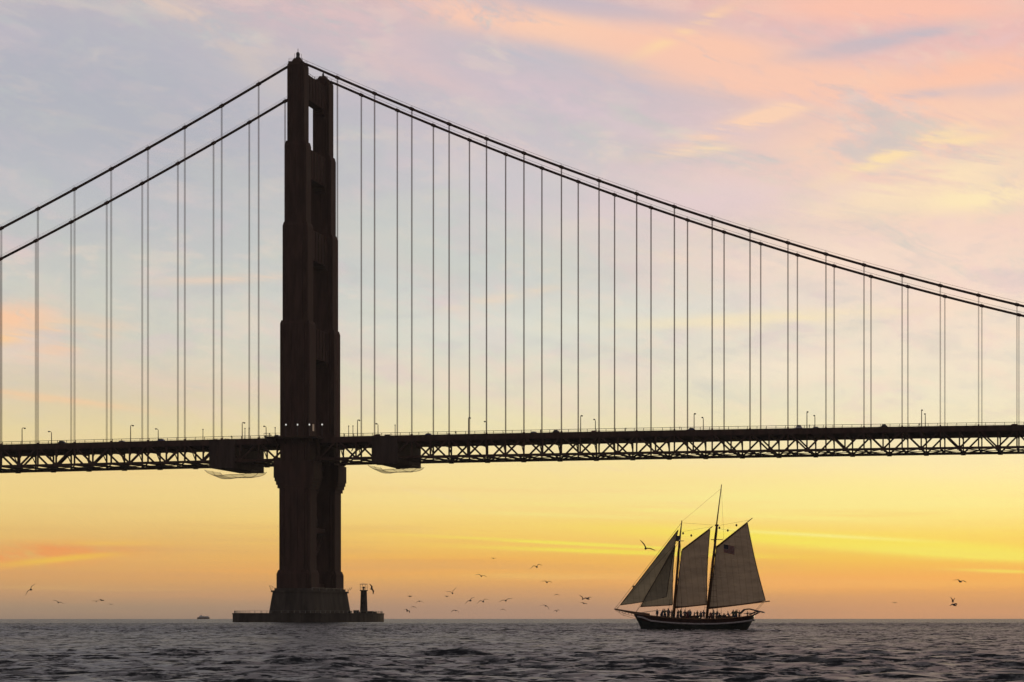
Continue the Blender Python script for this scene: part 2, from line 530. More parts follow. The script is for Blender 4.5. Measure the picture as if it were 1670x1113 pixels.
# ------------------------------------------------------------------ mesh helpers
class MB:
    def __init__(self):
        self.v, self.f, self.mi = [], [], []

    def add(self, vs, fs, mi=0):
        o = len(self.v)
        self.v += [tuple(a) for a in vs]
        self.f += [tuple(i + o for i in f) for f in fs]
        self.mi += [mi] * len(fs)
        return self

    def box(self, x0, x1, y0, y1, z0, z1, mi=0):
        vs = [(x, y, z) for z in (z0, z1) for y in (y0, y1) for x in (x0, x1)]
        return self.add(vs, [(0, 2, 3, 1), (4, 5, 7, 6), (0, 1, 5, 4), (2, 6, 7, 3), (0, 4, 6, 2), (1, 3, 7, 5)], mi)

    def beam(self, a, b_, wy, h, mi=0):
        """rectangular bar from a to b: wy thick sideways, h deep"""
        a, b_ = Vector(a), Vector(b_)
        d = (b_ - a).normalized()
        side = Vector((0, 1, 0)) if abs(d.y) < 0.9 else Vector((1, 0, 0))
        n = d.cross(side).normalized()
        s = n.cross(d).normalized()
        vs = []
        for q in (a, b_):
            for i, j in ((-1, -1), (1, -1), (1, 1), (-1, 1)):
                vs.append(q + s * (i * wy / 2) + n * (j * h / 2))
        return self.add(vs, [(0, 3, 2, 1), (4, 5, 6, 7), (0, 1, 5, 4), (1, 2, 6, 5), (2, 3, 7, 6), (3, 0, 4, 7)], mi)

    def tube(self, pts, r, n=8, mi=0, cap=True):
        pts = [Vector(q) for q in pts]
        rs = r if isinstance(r, (list, tuple)) else [r] * len(pts)
        vs, fs = [], []
        ref = None
        for i, q in enumerate(pts):
            d = (pts[min(i + 1, len(pts) - 1)] - pts[max(i - 1, 0)]).normalized()
            if ref is None:
                ref = Vector((0, 1, 0)) if abs(d.y) < 0.8 else Vector((1, 0, 0))
            u = d.cross(ref).normalized()
            v = d.cross(u).normalized()
            for k in range(n):
                a = 2 * math.pi * k / n
                vs.append(q + (u * math.cos(a) + v * math.sin(a)) * rs[i])
        for i in range(len(pts) - 1):
            for k in range(n):
                fs.append((i * n + k, i * n + (k + 1) % n, (i + 1) * n + (k + 1) % n, (i + 1) * n + k))
        if cap:
            fs.append(tuple(range(n - 1, -1, -1)))
            fs.append(tuple((len(pts) - 1) * n + k for k in range(n)))
        return self.add(vs, fs, mi)

    def lathe(self, prof, c=(0, 0, 0), n=16, mi=0, axis='z'):
        vs, fs = [], []
        for r, h in prof:
            for k in range(n):
                a = 2 * math.pi * k / n
                q = (r * math.cos(a), r * math.sin(a), h)
                if axis == 'y':
                    q = (q[0], q[2], q[1])
                vs.append((q[0] + c[0], q[1] + c[1], q[2] + c[2]))
        for i in range(len(prof) - 1):
            for k in range(n):
                fs.append((i * n + k, i * n + (k + 1) % n, (i + 1) * n + (k + 1) % n, (i + 1) * n + k))
        fs.append(tuple(range(n - 1, -1, -1)))
        fs.append(tuple((len(prof) - 1) * n + k for k in range(n)))
        return self.add(vs, fs, mi)

    def prism(self, poly, z0, z1, poly2=None, mi=0):
        n = len(poly)
        p2 = poly2 or poly
        vs = [(x, y, z0) for x, y in poly] + [(x, y, z1) for x, y in p2]
        fs = [(i, (i + 1) % n, n + (i + 1) % n, n + i) for i in range(n)]
        fs += [tuple(range(n - 1, -1, -1)), tuple(range(n, 2 * n))]
        return self.add(vs, fs, mi)

    def mesh(self, name, mats, smooth=False):
        me = bpy.data.meshes.new(name)
        me.from_pydata(self.v, [], self.f)
        for m_ in (mats if isinstance(mats, (list, tuple)) else [mats]):
            me.materials.append(m_)
        if any(self.mi):
            me.polygons.foreach_set('material_index', self.mi)
        if smooth:
            me.polygons.foreach_set('use_smooth', [True] * len(me.polygons))
        bm = bmesh.new()
        bm.from_mesh(me)
        bmesh.ops.recalc_face_normals(bm, faces=bm.faces)
        bm.to_mesh(me)
        bm.free()
        me.update()
        return me

    def build(self, name, mats, parent=None, smooth=False, loc=(0, 0, 0)):
        return link(name, self.mesh(name, mats, smooth), parent, loc)


def link(name, data, parent=None, loc=(0, 0, 0), rot=None):
    o = bpy.data.objects.new(name, data)
    sc.collection.objects.link(o)
    o.parent = parent
    o.location = loc
    if rot:
        o.rotation_euler = rot
    return o


def tag(o, label=None, cat=None, group=None, kind=None):
    for k, v in (('label', label), ('category', cat), ('group', group), ('kind', kind)):
        if v:
            o[k] = v
    return o


def empty(name, loc=(0, 0, 0), rz=0.0, **kw):
    o = bpy.data.objects.new(name, None)
    sc.collection.objects.link(o)
    o.location = loc
    o.rotation_euler = (0, 0, rz)
    return tag(o, **kw)


def copy_thing(root, loc, rz=0.0, label=None):
    c = root.copy()
    sc.collection.objects.link(c)
    c.location = loc
    c.rotation_euler = (0, 0, rz)
    if label:
        c['label'] = label
    for ch in list(root.children):
        d = ch.copy()
        sc.collection.objects.link(d)
        d.parent = c
        for g in list(ch.children):
            e = g.copy()
            sc.collection.objects.link(e)
            e.parent = d
    return c


# ------------------------------------------------------------------ people meshes (built first: few objects to evaluate)
def figure(name, joints, bones, radii, mats, zsplit, hands):
    me = bpy.data.meshes.new(name)
    me.from_pydata(joints, bones, [])
    o = bpy.data.objects.new(name, me)
    sc.collection.objects.link(o)
    sk = o.modifiers.new('skin', 'SKIN')
    for i, r in enumerate(radii):
        me.skin_vertices[0].data[i].radius = (r, r)
    me.skin_vertices[0].data[0].use_root = True
    sb = o.modifiers.new('sub', 'SUBSURF')
    sb.levels = 1
    dg = bpy.context.evaluated_depsgraph_get()
    res = bpy.data.meshes.new_from_object(o.evaluated_get(dg))
    bpy.data.objects.remove(o)
    vs = [tuple(v.co) for v in res.vertices]
    fs = [tuple(p_.vertices) for p_ in res.polygons]
    bpy.data.meshes.remove(res)
    mb = MB()
    mb.add(vs, fs)
    # five short fingers on each hand
    for h, d in hands:
        h, d = Vector(h), Vector(d).normalized()
        s = d.cross(Vector((0, 1, 0.3))).normalized()
        for k, ln in enumerate((0.07, 0.085, 0.09, 0.083, 0.065)):
            q = h + s * ((k - 2) * 0.02)
            dd = (d + s * (0.7 if k == 0 else 0.05 * (k - 2))).normalized()
            mb.tube([q, q + dd * ln * 0.6, q + dd * ln + Vector((0, -0.015, 0))], [0.011, 0.010, 0.007], 5)
    out_ = mb.mesh(name, mats, True)
    hx = Vector(joints[5])
    for p_ in out_.polygons:
        c = p_.center
        if c.z > joints[5][2] - 0.10 and (c - hx).length < 0.35:
            p_.material_index = 3 if (c.z > hx.z + 0.06 or c.y > hx.y + 0.04) else 2
        elif min((c - Vector(h)).length for h, _ in hands) < 0.09:
            p_.material_index = 2
        elif c.z > zsplit:
            p_.material_index = 1
        else:
            p_.material_index = 0
    return out_


def person_mesh(name, kind, c1, c2):
    """figures face -Y; kinds: stand, lean, arms, sit, reach"""
    hip = 0.95
    lean = {'stand': 0.0, 'lean': -0.16, 'arms': 0.02, 'sit': -0.03, 'reach': -0.05}[kind]
    if kind == 'sit':
        hip = 0.50
    pel = (0, 0, hip)
    j = [pel, (0, lean * 0.3, hip + 0.2), (0, lean * 0.8, hip + 0.42), (0, lean * 0.95, hip + 0.52), (0, lean, hip + 0.60),
         (0, lean - 0.03, hip + 0.70)]
    rr = [0.135, 0.125, 0.145, 0.075, 0.058, 0.098]
    bones = [(0, 1), (1, 2), (2, 3), (3, 4), (4, 5)]
    j.append((0, lean - 0.02, hip + 0.78)); rr.append(0.075); bones.append((5, 6))
    hands = []
    for s in (-1, 1):
        b0 = len(j)
        sh = (s * 0.19, lean * 0.85, hip + 0.46)
        if kind == 'arms' and s == 1:
            el, ha = (s * 0.36, lean - 0.05, hip + 0.62), (s * 0.30, lean - 0.16, hip + 0.86)
        elif kind == 'reach':
            el, ha = (s * 0.25, lean - 0.20, hip + 0.30), (s * 0.14, lean - 0.44, hip + 0.34)
        elif kind == 'lean':
            el, ha = (s * 0.28, lean - 0.10, hip + 0.22), (s * 0.20, lean - 0.33, hip + 0.14)
        elif kind == 'sit':
            el, ha = (s * 0.26, -0.05, hip + 0.20), (s * 0.14, -0.27, hip + 0.10)
        else:
            el, ha = (s * 0.26, 0.03, hip + 0.19), (s * 0.27, -0.05, hip - 0.06)
        j += [sh, el, ha]
        rr += [0.07, 0.048, 0.034]
        bones += [(2, b0), (b0, b0 + 1), (b0 + 1, b0 + 2)]
        hands.append((ha, Vector(ha) - Vector(el)))
    for s in (-1, 1):
        b0 = len(j)
        if kind == 'sit':
            leg = [(s * 0.10, -0.03, hip - 0.02), (s * 0.14, -0.42, hip), (s * 0.14, -0.44, 0.08), (s * 0.15, -0.60, 0.04)]
        else:
            k = 0.05 * s
            leg = [(s * 0.10, 0, hip - 0.08), (s * 0.12, -0.03 + k, 0.50), (s * 0.13, 0.03 + k * 1.6, 0.08), (s * 0.15, -0.14 + k * 1.6, 0.04)]
        j += leg
        rr += [0.10, 0.062, 0.042, 0.035]
        bones += [(0, b0), (b0, b0 + 1), (b0 + 1, b0 + 2), (b0 + 2, b0 + 3)]
    return figure(name, j, bones, rr, [c1, c2, M['skin'], M['hair']], hip + 0.02, hands)


KINDS = ['stand', 'lean', 'arms', 'sit', 'reach', 'stand', 'reach']
PM = [person_mesh('person', k, CLOTH[(i * 2 + 4) % 6], CLOTH[(i * 5 + 1) % 6]) for i, k in enumerate(KINDS)]

# ------------------------------------------------------------------ sea
def build_sea():
    a0, a1 = R(-37), R(9)
    cols = list(np.arange(a0, a1, R(0.08)))
    cols += list(np.arange(a1, R(60), R(0.35))) + list(np.arange(R(60), 2 * math.pi + a0 - R(20), R(4)))
    cols += list(np.arange(2 * math.pi + a0 - R(20), 2 * math.pi + a0, R(0.35)))
    az = np.array(cols)
    rows = [6.0]
    def stepf(q_):
        return q_ * 0.03 if q_ < 50 else (q_ * 0.0036 if q_ < 160 else (0.62 if q_ < 700 else q_ * 0.0042))
    while rows[-1] < 7000:
        rows.append(rows[-1] + stepf(rows[-1]))
    r = np.array(rows)
    nr, na = len(r), len(az)
    RR, AA = np.meshgrid(r, az, indexing='ij')
    x = CAM.x + RR * np.sin(AA)
    y = CAM.y + RR * np.cos(AA)
    z = -RR ** 2 / (2 * 6371000 * 1.17)
    da = np.gradient(az)
    sp = np.maximum(np.array([stepf(q_) for q_ in rows])[:, None] * np.ones_like(RR), RR * np.abs(da)[None, :] * 0.8)
    xo, yo = x.copy(), y.copy()
    ns = 110
    lam = np.exp(np.linspace(math.log(0.32), math.log(6), ns))
    gust = 0.75 + 0.35 * np.sin(x * 0.021 + 1.3 + np.sin(y * 0.013) * 2) * np.sin(y * 0.017 + 0.4)
    for i, L in enumerate(lam):
        th = rng.normal(0, 0.48) + math.pi * 0.5 + 0.12      # travel roughly out of the west
        k = 2 * math.pi / L
        s0 = 0.048 if L < 2.2 else 0.048 * (2.2 / L) ** 0.85
        a = s0 / k
        ph = k * (-math.cos(th) * xo - math.sin(th) * yo) + rng.uniform(0, 6.28)
        att = np.clip((L / sp - 2.2) / 2.5, 0, 1) * gust
        z += a * att * np.cos(ph)
        x += a * att * 0.6 * math.cos(th) * np.sin(ph)
        y += a * att * 0.6 * math.sin(th) * np.sin(ph)
    co = np.stack([x, y, z], -1).reshape(-1, 3).astype(np.float32)
    ii = np.arange(nr - 1)[:, None] * na
    jj = np.arange(na)[None, :]
    jn = (jj + 1) % na
    q = np.stack([ii + jj, ii + na + jj, ii + na + jn, ii + jn], -1).reshape(-1, 4)
    # centre disc under the camera
    c_i = len(co)
    co = np.vstack([co, [[CAM.x, CAM.y, -0.02]]]).astype(np.float32)
    tri = np.stack([np.full(na, c_i), np.arange(na), (np.arange(na) + 1) % na], -1)
    me = bpy.data.meshes.new('sea')
    me.vertices.add(len(co))
    me.vertices.foreach_set('co', co.ravel())
    nl = q.size + tri.size
    me.loops.add(nl)
    me.loops.foreach_set('vertex_index', np.concatenate([q.ravel(), tri.ravel()]).astype(np.int32))
    np_ = len(q) + len(tri)
    me.polygons.add(np_)
    ls = np.concatenate([np.arange(len(q)) * 4, q.size + np.arange(len(tri)) * 3]).astype(np.int32)
    me.polygons.foreach_set('loop_start', ls)
    me.polygons.foreach_set('use_smooth', np.ones(np_, dtype=bool))
    me.materials.append(M['sea'])
    me.update(calc_edges=True)
    me.validate()
    o = bpy.data.objects.new('sea', me)
    sc.collection.objects.link(o)
    o['kind'] = 'structure'
    return o


build_sea()

# ------------------------------------------------------------------ bridge geometry constants
SP = 27.43          # distance between the two cable planes
OFF = 16.187        # first suspender from the tower axis
PAN = 7.62
XMIN, XMAX = -OFF - 15.24 * 11, OFF + 15.24 * 26


def deck_z(x):
    return 74.5 + (0.0165 * x - 1.29e-5 * x * x if x > 0 else 0.0195 * x)


def cable_z(x):
    if x >= 0:
        return 226.9 - 4 * 143.7 * (x / 1280.2) * (1 - x / 1280.2)
    return 226.9 - (0.584 * -x - 0.000335 * x * x)


sus_x = sorted([OFF + 15.24 * k for k in range(27)] + [-(OFF + 15.24 * k) for k in range(12)])
bridge = empty('suspension_bridge', (0, 0, 0),
               label='long steel suspension bridge with one dark stepped tower, silhouetted against the sunset sky', cat='bridge')

# --- cables with bands, hand ropes and suspenders
susp_cache = {}
for side, yc in enumerate((0.0, SP)):
    xs = np.concatenate([np.linspace(XMIN, -8, 60), np.linspace(-6, 6, 7), np.linspace(8, XMAX, 110)])
    pts = [(x, yc, cable_z(x)) for x in xs]
    # round the kink over the saddle
    pts = [(x, y, z - (0.45 * math.exp(-(x / 3.0) ** 2))) for x, y, z in pts]
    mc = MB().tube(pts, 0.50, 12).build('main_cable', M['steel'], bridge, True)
    if side == 0:
        mc['label'] = 'nearer main cable, drawn slightly higher in the view'
    else:
        mc['label'] = 'farther main cable, just under the near one right of the tower'
    hr = MB()
    for dy in (-0.55, 0.55):
        hr.tube([(x, yc + dy, cable_z(x) + 1.35) for x in xs], 0.028, 4)
    for x in sus_x:
        for dy in (-0.55, 0.55):
            hr.beam((x, yc + dy, cable_z(x) + 0.3), (x, yc + dy, cable_z(x) + 1.4), 0.06, 0.06)
    hr.build('hand_rope', M['rope'], mc)
    slope_band = MB().tube([(-0.75, 0, 0), (0.75, 0, 0)], 0.68, 12).mesh('cable_band', M['steel'])
    for x in sus_x:
        s = (cable_z(x + 0.5) - cable_z(x - 0.5))
        link('cable_band', slope_band, mc, (x, yc, cable_z(x)), (0, -math.atan(s), 0))
        z0, z1 = deck_z(x) - 0.4, cable_z(x) - 0.3
        m_ = MB()
        for dx in (-0.15, 0.15):
            for dy in (-0.3, 0.3):
                m_.tube([(dx, dy, 0), (dx, dy, z1 - z0)], 0.062, 5)
        m_.box(-0.3, 0.3, -0.42, 0.42, 0, 0.9)
        m_.build('suspender', M['rope'], mc, False, (x, yc, z0))

# --- tower legs
def notch(W, T, n1=0.9, n2=0.75):
    """leg plan: a rectangle whose corners step in, as the cell groups do"""
    w2, t2 = W / 2, T / 2
    q = [(w2, -(t2 - n2)), (w2, t2 - n2), (w2 - n1, t2 - n2), (w2 - n1, t2 - n2 * 0.45), (w2 - 2 * n1, t2 - n2 * 0.45),
         (w2 - 2 * n1, t2)]
    r_ = q + [(-x, y) for x, y in reversed(q)]
    lower = [(-x, -y) for x, y in q] + [(x, -y) for x, y in reversed(q)]
    # q already spans the right side; assemble a clean loop
    loop = [(w2, -(t2 - n2)), (w2, (t2 - n2)), (w2 - n1, t2 - n2), (w2 - n1, t2 - n2 * .45), (w2 - 2 * n1, t2 - n2 * .45), (w2 - 2 * n1, t2),
            (-(w2 - 2 * n1), t2), (-(w2 - 2 * n1), t2 - n2 * .45), (-(w2 - n1), t2 - n2 * .45), (-(w2 - n1), t2 - n2), (-w2, t2 - n2),
            (-w2, -(t2 - n2)), (-(w2 - n1), -(t2 - n2)), (-(w2 - n1), -(t2 - n2 * .45)), (-(w2 - 2 * n1), -(t2 - n2 * .45)), (-(w2 - 2 * n1), -t2),
            (w2 - 2 * n1, -t2), (w2 - 2 * n1, -(t2 - n2 * .45)), (w2 - n1, -(t2 - n2 * .45)), (w2 - n1, -(t2 - n2))]
    return loop


Z1, Z2, Z3 = 193.9, 161.2, 121.5
SEC = [  # z0, z1, W, T
    (13.6, 21.0, 14.2, 10.2),
    (21.0, 56.0, 12.5, 8.8),
    (56.0, Z3, 12.0, 8.4),
    (Z3, Z2, 10.3, 7.6),
    (Z2, Z1, 8.7, 6.9),
    (Z1, 225.2, 6.9, 6.2)]


def shrink(loop, s):
    return [(x * s, y * s) for x, y in loop]


for side, yc in enumerate((0.0, SP)):
    z0, z1, W, T = SEC[2]
    mb = MB()
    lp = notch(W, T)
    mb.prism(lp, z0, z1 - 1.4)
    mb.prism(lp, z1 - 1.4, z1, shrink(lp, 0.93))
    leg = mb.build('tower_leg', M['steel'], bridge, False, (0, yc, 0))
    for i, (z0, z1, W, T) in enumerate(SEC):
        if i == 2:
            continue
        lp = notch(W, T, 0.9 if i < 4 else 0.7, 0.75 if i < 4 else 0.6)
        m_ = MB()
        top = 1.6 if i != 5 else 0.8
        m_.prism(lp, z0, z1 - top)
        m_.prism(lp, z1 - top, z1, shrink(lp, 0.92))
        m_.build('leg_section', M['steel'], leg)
    # vertical flutes on the broad faces
    for i, (z0, z1, W, T) in enumerate(SEC[1:]):
        nfl = max(2, int(W / 2.6))
        for k in range(nfl):
            x = (k - (nfl - 1) / 2) * (W - 4.2) / max(1, nfl - 1)
            for s in (-1, 1):
                m_ = MB().box(x - 0.22, x + 0.22, s * T / 2 - (0.0 if s > 0 else 0.16), s * T / 2 + (0.16 if s > 0 else 0.0), z0 + 1.5, z1 - 2.2)
                m_.build('rib', M['steel'], leg)
    # corbelled housing under the roadway
    m_ = MB()
    for k, (za, zb, wd) in enumerate(((58.0, 64.9, 16.3), (56.6, 58.0, 15.6), (55.2, 56.6, 14.6), (53.8, 55.2, 13.5))):
        m_.box(-wd / 2, wd / 2, -4.7 + 0.12 * k, 4.7 - 0.12 * k, za + (0.002 * k), zb)
    for s in (-1, 1):
        m_.box(s * 8.15 - 0.6, s * 8.15 + 0.6, -1.4, 1.4, 64.9, 66.4)
    m_.build('corbel', M['steel'], leg)
    # cap, saddle house and roof rail
    m_ = MB()
    m_.box(-3.0, 3.0, -2.6, 2.6, 225.2, 225.9)
    m_.prism([(-2.2, -1.6), (2.2, -1.6), (2.2, 1.6), (-2.2, 1.6)], 225.9, 227.6, [(-1.2, -1.0), (1.2, -1.0), (1.2, 1.0), (-1.2, 1.0)])
    m_.build('saddle_housing', M['steel'], leg)
    m_ = MB()
    for x, y in ((-2.8, -2.4), (2.8, -2.4), (2.8, 2.4), (-2.8, 2.4), (0, -2.4), (0, 2.4)):
        m_.beam((x, y, 225.9), (x, y, 227.1), 0.08, 0.08)
    for z in (226.5, 227.1):
        for a, b_ in (((-2.8, -2.4), (2.8, -2.4)), ((-2.8, 2.4), (2.8, 2.4))):
            m_.beam((*a, z), (*b_, z), 0.06, 0.06)
    m_.build('roof_railing', M['steel'], leg)
    if side == 0:
        m_ = MB()
        m_.lathe([(0.9, 227.6), (0.9, 228.2), (0.62, 228.25), (0.7, 228.7), (0.75, 229.6), (0.5, 230.1), (0.12, 230.3), (0.1, 231.6)], n=12)
        for k in range(4):
            a = k * math.pi / 2 + 0.4
            m_.beam((1.3 * math.cos(a), 1.3 * math.sin(a), 227.5), (1.3 * math.cos(a), 1.3 * math.sin(a), 229.6 + 0.4 * (k % 2)), 0.1, 0.1)
        m_.build('beacon', M['darkmetal'], leg)
    else:
        MB().lathe([(0.45, 227.6), (0.45, 228.3), (0.3, 229.0), (0.08, 229.2), (0.06, 230.0)], n=10).build('beacon', M['darkmetal'], leg)

# --- tower struts (portals) above the road, cross bracing below
def strut(z0, z1, W, arch):
    m_ = MB()
    y0, y1 = 3.3, SP - 3.3
    m_.box(-W / 2, W / 2, y0, y1, z0, z1)
    s = m_.build('tower_strut', M['steel'], bridge)
    n = 6
    for k in range(n + 1):
        y = y0 + 0.6 + (y1 - y0 - 1.2) * k / n
        for sx in (-1, 1):
            q = MB().box(sx * (W / 2 + 0.15) - 0.15, sx * (W / 2 + 0.15) + 0.15, y - 0.25, y + 0.25, z0 + 0.4, z1 - 0.4)
            q.build('strut_rib', M['steel'], s)
    # stepped brackets under the strut
    q = MB()
    for k in range(3):
        for ya, sg in ((y0, 1), (y1, -1)):
            d = (3 - k) * 0.75
            a, b_ = sorted((ya, ya + sg * d))
            q.box(-W / 2 + 0.1 + 0.05 * k, W / 2 - 0.1 - 0.05 * k, a, b_, z0 - (k + 1) * 0.9, z0 - k * 0.9 - 0.003)
    q.build('bracket', M['steel'], s)
    return s


strut(212.6, 222.6, 4.2, 1)
strut(180.5, 192.4, 5.4, 1)
strut(147.5, 159.8, 6.4, 1)
strut(107.5, 120.0, 7.4, 1)
# service platform and rails between the leg heads
m_ = MB()
for k in range(8):
    y = 4.5 + k * 2.6
    m_.beam((1.2, y, 222.6), (1.2, y, 223.9), 0.1, 0.1)
m_.beam((1.2, 4.5, 223.9), (1.2, 22.7, 223.9), 0.1, 0.1)
m_.box(-0.9, 0.9, 6.0, 7.6, 222.6, 225.0)
m_.build('roof_platform', M['steel'], bridge)
for za, zb in ((16.0, 36.5), (38.5, 62.0)):
    for sg in (-1, 1):
        q = MB()
        y0, y1 = (3.6, SP - 3.6) if sg > 0 else (SP - 3.6, 3.6)
        q.beam((sg * 0.9, y0, za), (sg * 0.9, y1, zb), 1.5, 1.7)
        q.build('cross_brace', M['steel'], bridge)
for z in (37.5, 14.9, 63.5):
    MB().box(-2.6, 2.6, 3.6, SP - 3.6, z - 1.0, z + 1.0).build('cross_beam', M['steel'], bridge)

# --- stiffening trusses
nodes_all = []
x = OFF
right_nodes = [OFF - PAN + PAN * k for k in range(int((XMAX - OFF) / PAN) + 2)]
left_nodes = [-q for q in [OFF - PAN + PAN * k for k in range(int((-XMIN - OFF) / PAN) + 2)]]
TOPC, BOTC = -1.25, -8.75      # chord axes under the deck edge
gus = MB().box(-0.95, 0.95, -0.44, 0.44, -0.85, 0.85).mesh('gusset_plate', M['steel'])
for side, yc in enumerate((0.0, SP)):
    tr = None
    for nodes in (sorted(left_nodes), right_nodes):
        def pt(xv, o):
            return (xv, yc, deck_z(xv) + o)
        topm, botm = MB(), MB()
        for a, b_ in zip(nodes[:-1], nodes[1:]):
            topm.beam(pt(a, TOPC), pt(b_, TOPC), 0.85, 1.05)
            botm.beam(pt(a, BOTC), pt(b_, BOTC), 0.85, 0.95)
        if tr is None:
            tr = topm.build('stiffening_truss', M['steel'], bridge)
            tr['label'] = ('nearer' if side == 0 else 'farther') + ' stiffening truss along the edge of the deck'
        else:
            topm.build('top_chord', M['steel'], tr)
        botm.build('bottom_chord', M['steel'], tr)
        for i, a in enumerate(nodes):
            V = MB()
            V.beam((0, 0, TOPC), (0, 0, BOTC), 0.5, 0.56)
            V.build('vertical', M['steel'], tr, False, (a, yc, deck_z(a)))
            is_sus = abs(((abs(a) - OFF) / 15.24) - round((abs(a) - OFF) / 15.24)) < 0.01
            link('gusset_plate', gus, tr, (a, yc, deck_z(a) + (TOPC - 0.1 if is_sus else BOTC + 0.1)))
        for a, b_ in zip(nodes[:-1], nodes[1:]):
            a_s = abs(((abs(a) - OFF) / 15.24) - round((abs(a) - OFF) / 15.24)) < 0.01
            p0, p1 = (pt(a, TOPC), pt(b_, BOTC)) if a_s else (pt(a, BOTC), pt(b_, TOPC))
            q = MB().beam(p0, p1, 0.55, 0.66)
            q.build('diagonal', M['steel'], tr)

# --- floor system
allx = sorted(left_nodes + right_nodes)
for xv in allx:
    z = deck_z(xv)
    q = MB()
    q.box(-0.35, 0.35, 0.45, SP - 0.45, -3.0, -0.56)
    for ya in (0.45, SP - 2.95):
        q.beam((0, ya + 0.1, -5.4) if ya < 5 else (0, ya + 2.4, -5.4), (0, ya + 2.4, -3.0) if ya < 5 else (0, ya + 0.1, -3.0), 0.3, 0.3)
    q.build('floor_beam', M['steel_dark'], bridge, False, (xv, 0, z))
for nodes in (sorted(left_nodes), right_nodes):
    for i in range(len(nodes) - 1):
        a, b_ = nodes[i], nodes[i + 1]
        q = MB()
        za, zb = deck_z(a) + BOTC, deck_z(b_) + BOTC
        q.beam((a, 0.4, za), (a, SP - 0.4, za), 0.55, 0.8)
        ya, yb = (0.4, SP / 2) if i % 2 == 0 else (SP / 2, 0.4)
        q.beam((a, ya, za), (b_, yb, zb), 0.35, 0.35)
        q.beam((a, SP - ya, za), (b_, SP - yb, zb), 0.35, 0.35)
        q.build('lateral_brace', M['steel_dark'], bridge)
# maintenance runway, stringers
def strip(name, y0, y1, zo0, zo1, mat, xs_=None, par=None):
    q = MB()
    xs_ = xs_ or list(np.linspace(XMIN, XMAX, 90))
    vs, fs = [], []
    for xv in xs_:
        z = deck_z(xv)
        vs += [(xv, y0, z + zo0), (xv, y1, z + zo0), (xv, y1, z + zo1), (xv, y0, z + zo1)]
    for i in range(len(xs_) - 1):
        for k in range(4):
            a, b_ = i * 4 + k, i * 4 + (k + 1) % 4
            fs.append((a, b_, b_ + 4, a + 4))
    n = len(xs_)
    fs += [(0, 3, 2, 1), (4 * n - 4, 4 * n - 3, 4 * n - 2, 4 * n - 1)]
    q.add(vs, fs)
    return q.build(name, mat, par or bridge)


strip('roadway', 4.3, 23.13, -0.55, -0.30, M['asphalt'])
strip('sidewalk', 0.5, 4.2, -0.50, -0.02, M['steel_dark'], list(np.linspace(XMIN, -6.4, 40)))
strip('sidewalk', 0.5, 4.2, -0.50, -0.02, M['steel_dark'], list(np.linspace(6.4, XMAX, 60)))
strip('sidewalk', 23.23, SP - 0.5, -0.50, -0.02, M['steel_dark'], list(np.linspace(XMIN, -6.4, 40)))
strip('sidewalk', 23.23, SP - 0.5, -0.50, -0.02, M['steel_dark'], list(np.linspace(6.4, XMAX, 60)))
for y in (5.5, 9.0, 12.0, 15.4, 18.4, 21.9):
    strip('stringer', y - 0.15, y + 0.15, -2.0, -0.553, M['steel_dark'])
for y in (-0.45, SP + 0.2):
    for xa, xb in ((XMIN, -6.4), (6.4, XMAX)):
        strip('fascia_girder', y, y + 0.25, -2.35, 0.0, M['steel'], list(np.linspace(xa, xb, 50)))
for y in (4.0, 23.2):
    strip('kerb', y + 0.202, y + 0.23, -0.3, 0.06, M['steel_dark'])
for y in (10, 17):
    for xa, xb in ((XMIN, -9), (9, XMAX)):
        strip('inspection_rail', y, y + 0.3, BOTC - 0.5, BOTC - 0.25, M['steel_dark'], list(np.linspace(xa, xb, 50)))
# platforms that carry the sidewalk round the outside of the tower
for yc, sg in ((0, -1), (SP, 1)):
    q = MB()
    ya, yb = sorted((yc + sg * 4.3, yc + sg * 7.4))
    q.box(-11, 11, ya, yb, 73.9, 74.45)
    q.box(-11, -6.6, min(yc, yc + sg * 4.3), max(yc, yc + sg * 4.3) - 0.0, 73.9, 74.44)
    q.box(6.6, 11, min(yc, yc + sg * 4.3), max(yc, yc + sg * 4.3) - 0.0, 73.9, 74.44)
    for k in range(7):
        xx = -10.5 + k * 3.5
        q.beam((xx, yc + sg * 4.3, 71.6), (xx, yc + sg * 7.2, 73.8), 0.3, 0.3)
    q.build('tower_walkway', M['steel_dark'], bridge)

# --- railings
post = MB().box(-0.09, 0.09, -0.05, 0.05, 0, 1.32).mesh('post', M['steel'])
for side, y in ((0, 0.45), (1, SP - 0.45)):
    rail = None
    for xa, xb in ((XMIN, -11.0), (11.0, XMAX)):
        n = int((xb - xa) / 6)
        for zo, th in ((1.32, 0.17), (0.18, 0.08)):
            o = strip('railing' if rail is None else 'rail', y - 0.05, y + 0.05, zo - th, zo, M['steel'], list(np.linspace(xa, xb, n)), rail)
            if rail is None:
                rail = o
        st = 3.81 if side == 0 else 7.62
        for k in range(int((xb - xa) / st)):
            xv = xa + k * st + 0.3
            link('post', post, rail, (xv, y, deck_z(xv)))
    # round the tower platform
    q = MB()
    yo = -7.3 if side == 0 else SP + 7.3
    for zo in (0.2, 1.25):
        q.beam((-11, yo, 74.45 + zo), (11, yo, 74.45 + zo), 0.09, 0.09)
        for s in (-1, 1):
            q.beam((s * 11, yo, 74.45 + zo), (s * 11, y, 74.45 + zo), 0.09, 0.09)
    for k in range(10):
        q.beam((-11 + k * 22 / 9, yo, 74.45), (-11 + k * 22 / 9, yo, 75.7), 0.1, 0.1)
    q.build('platform_railing', M['steel'], rail)
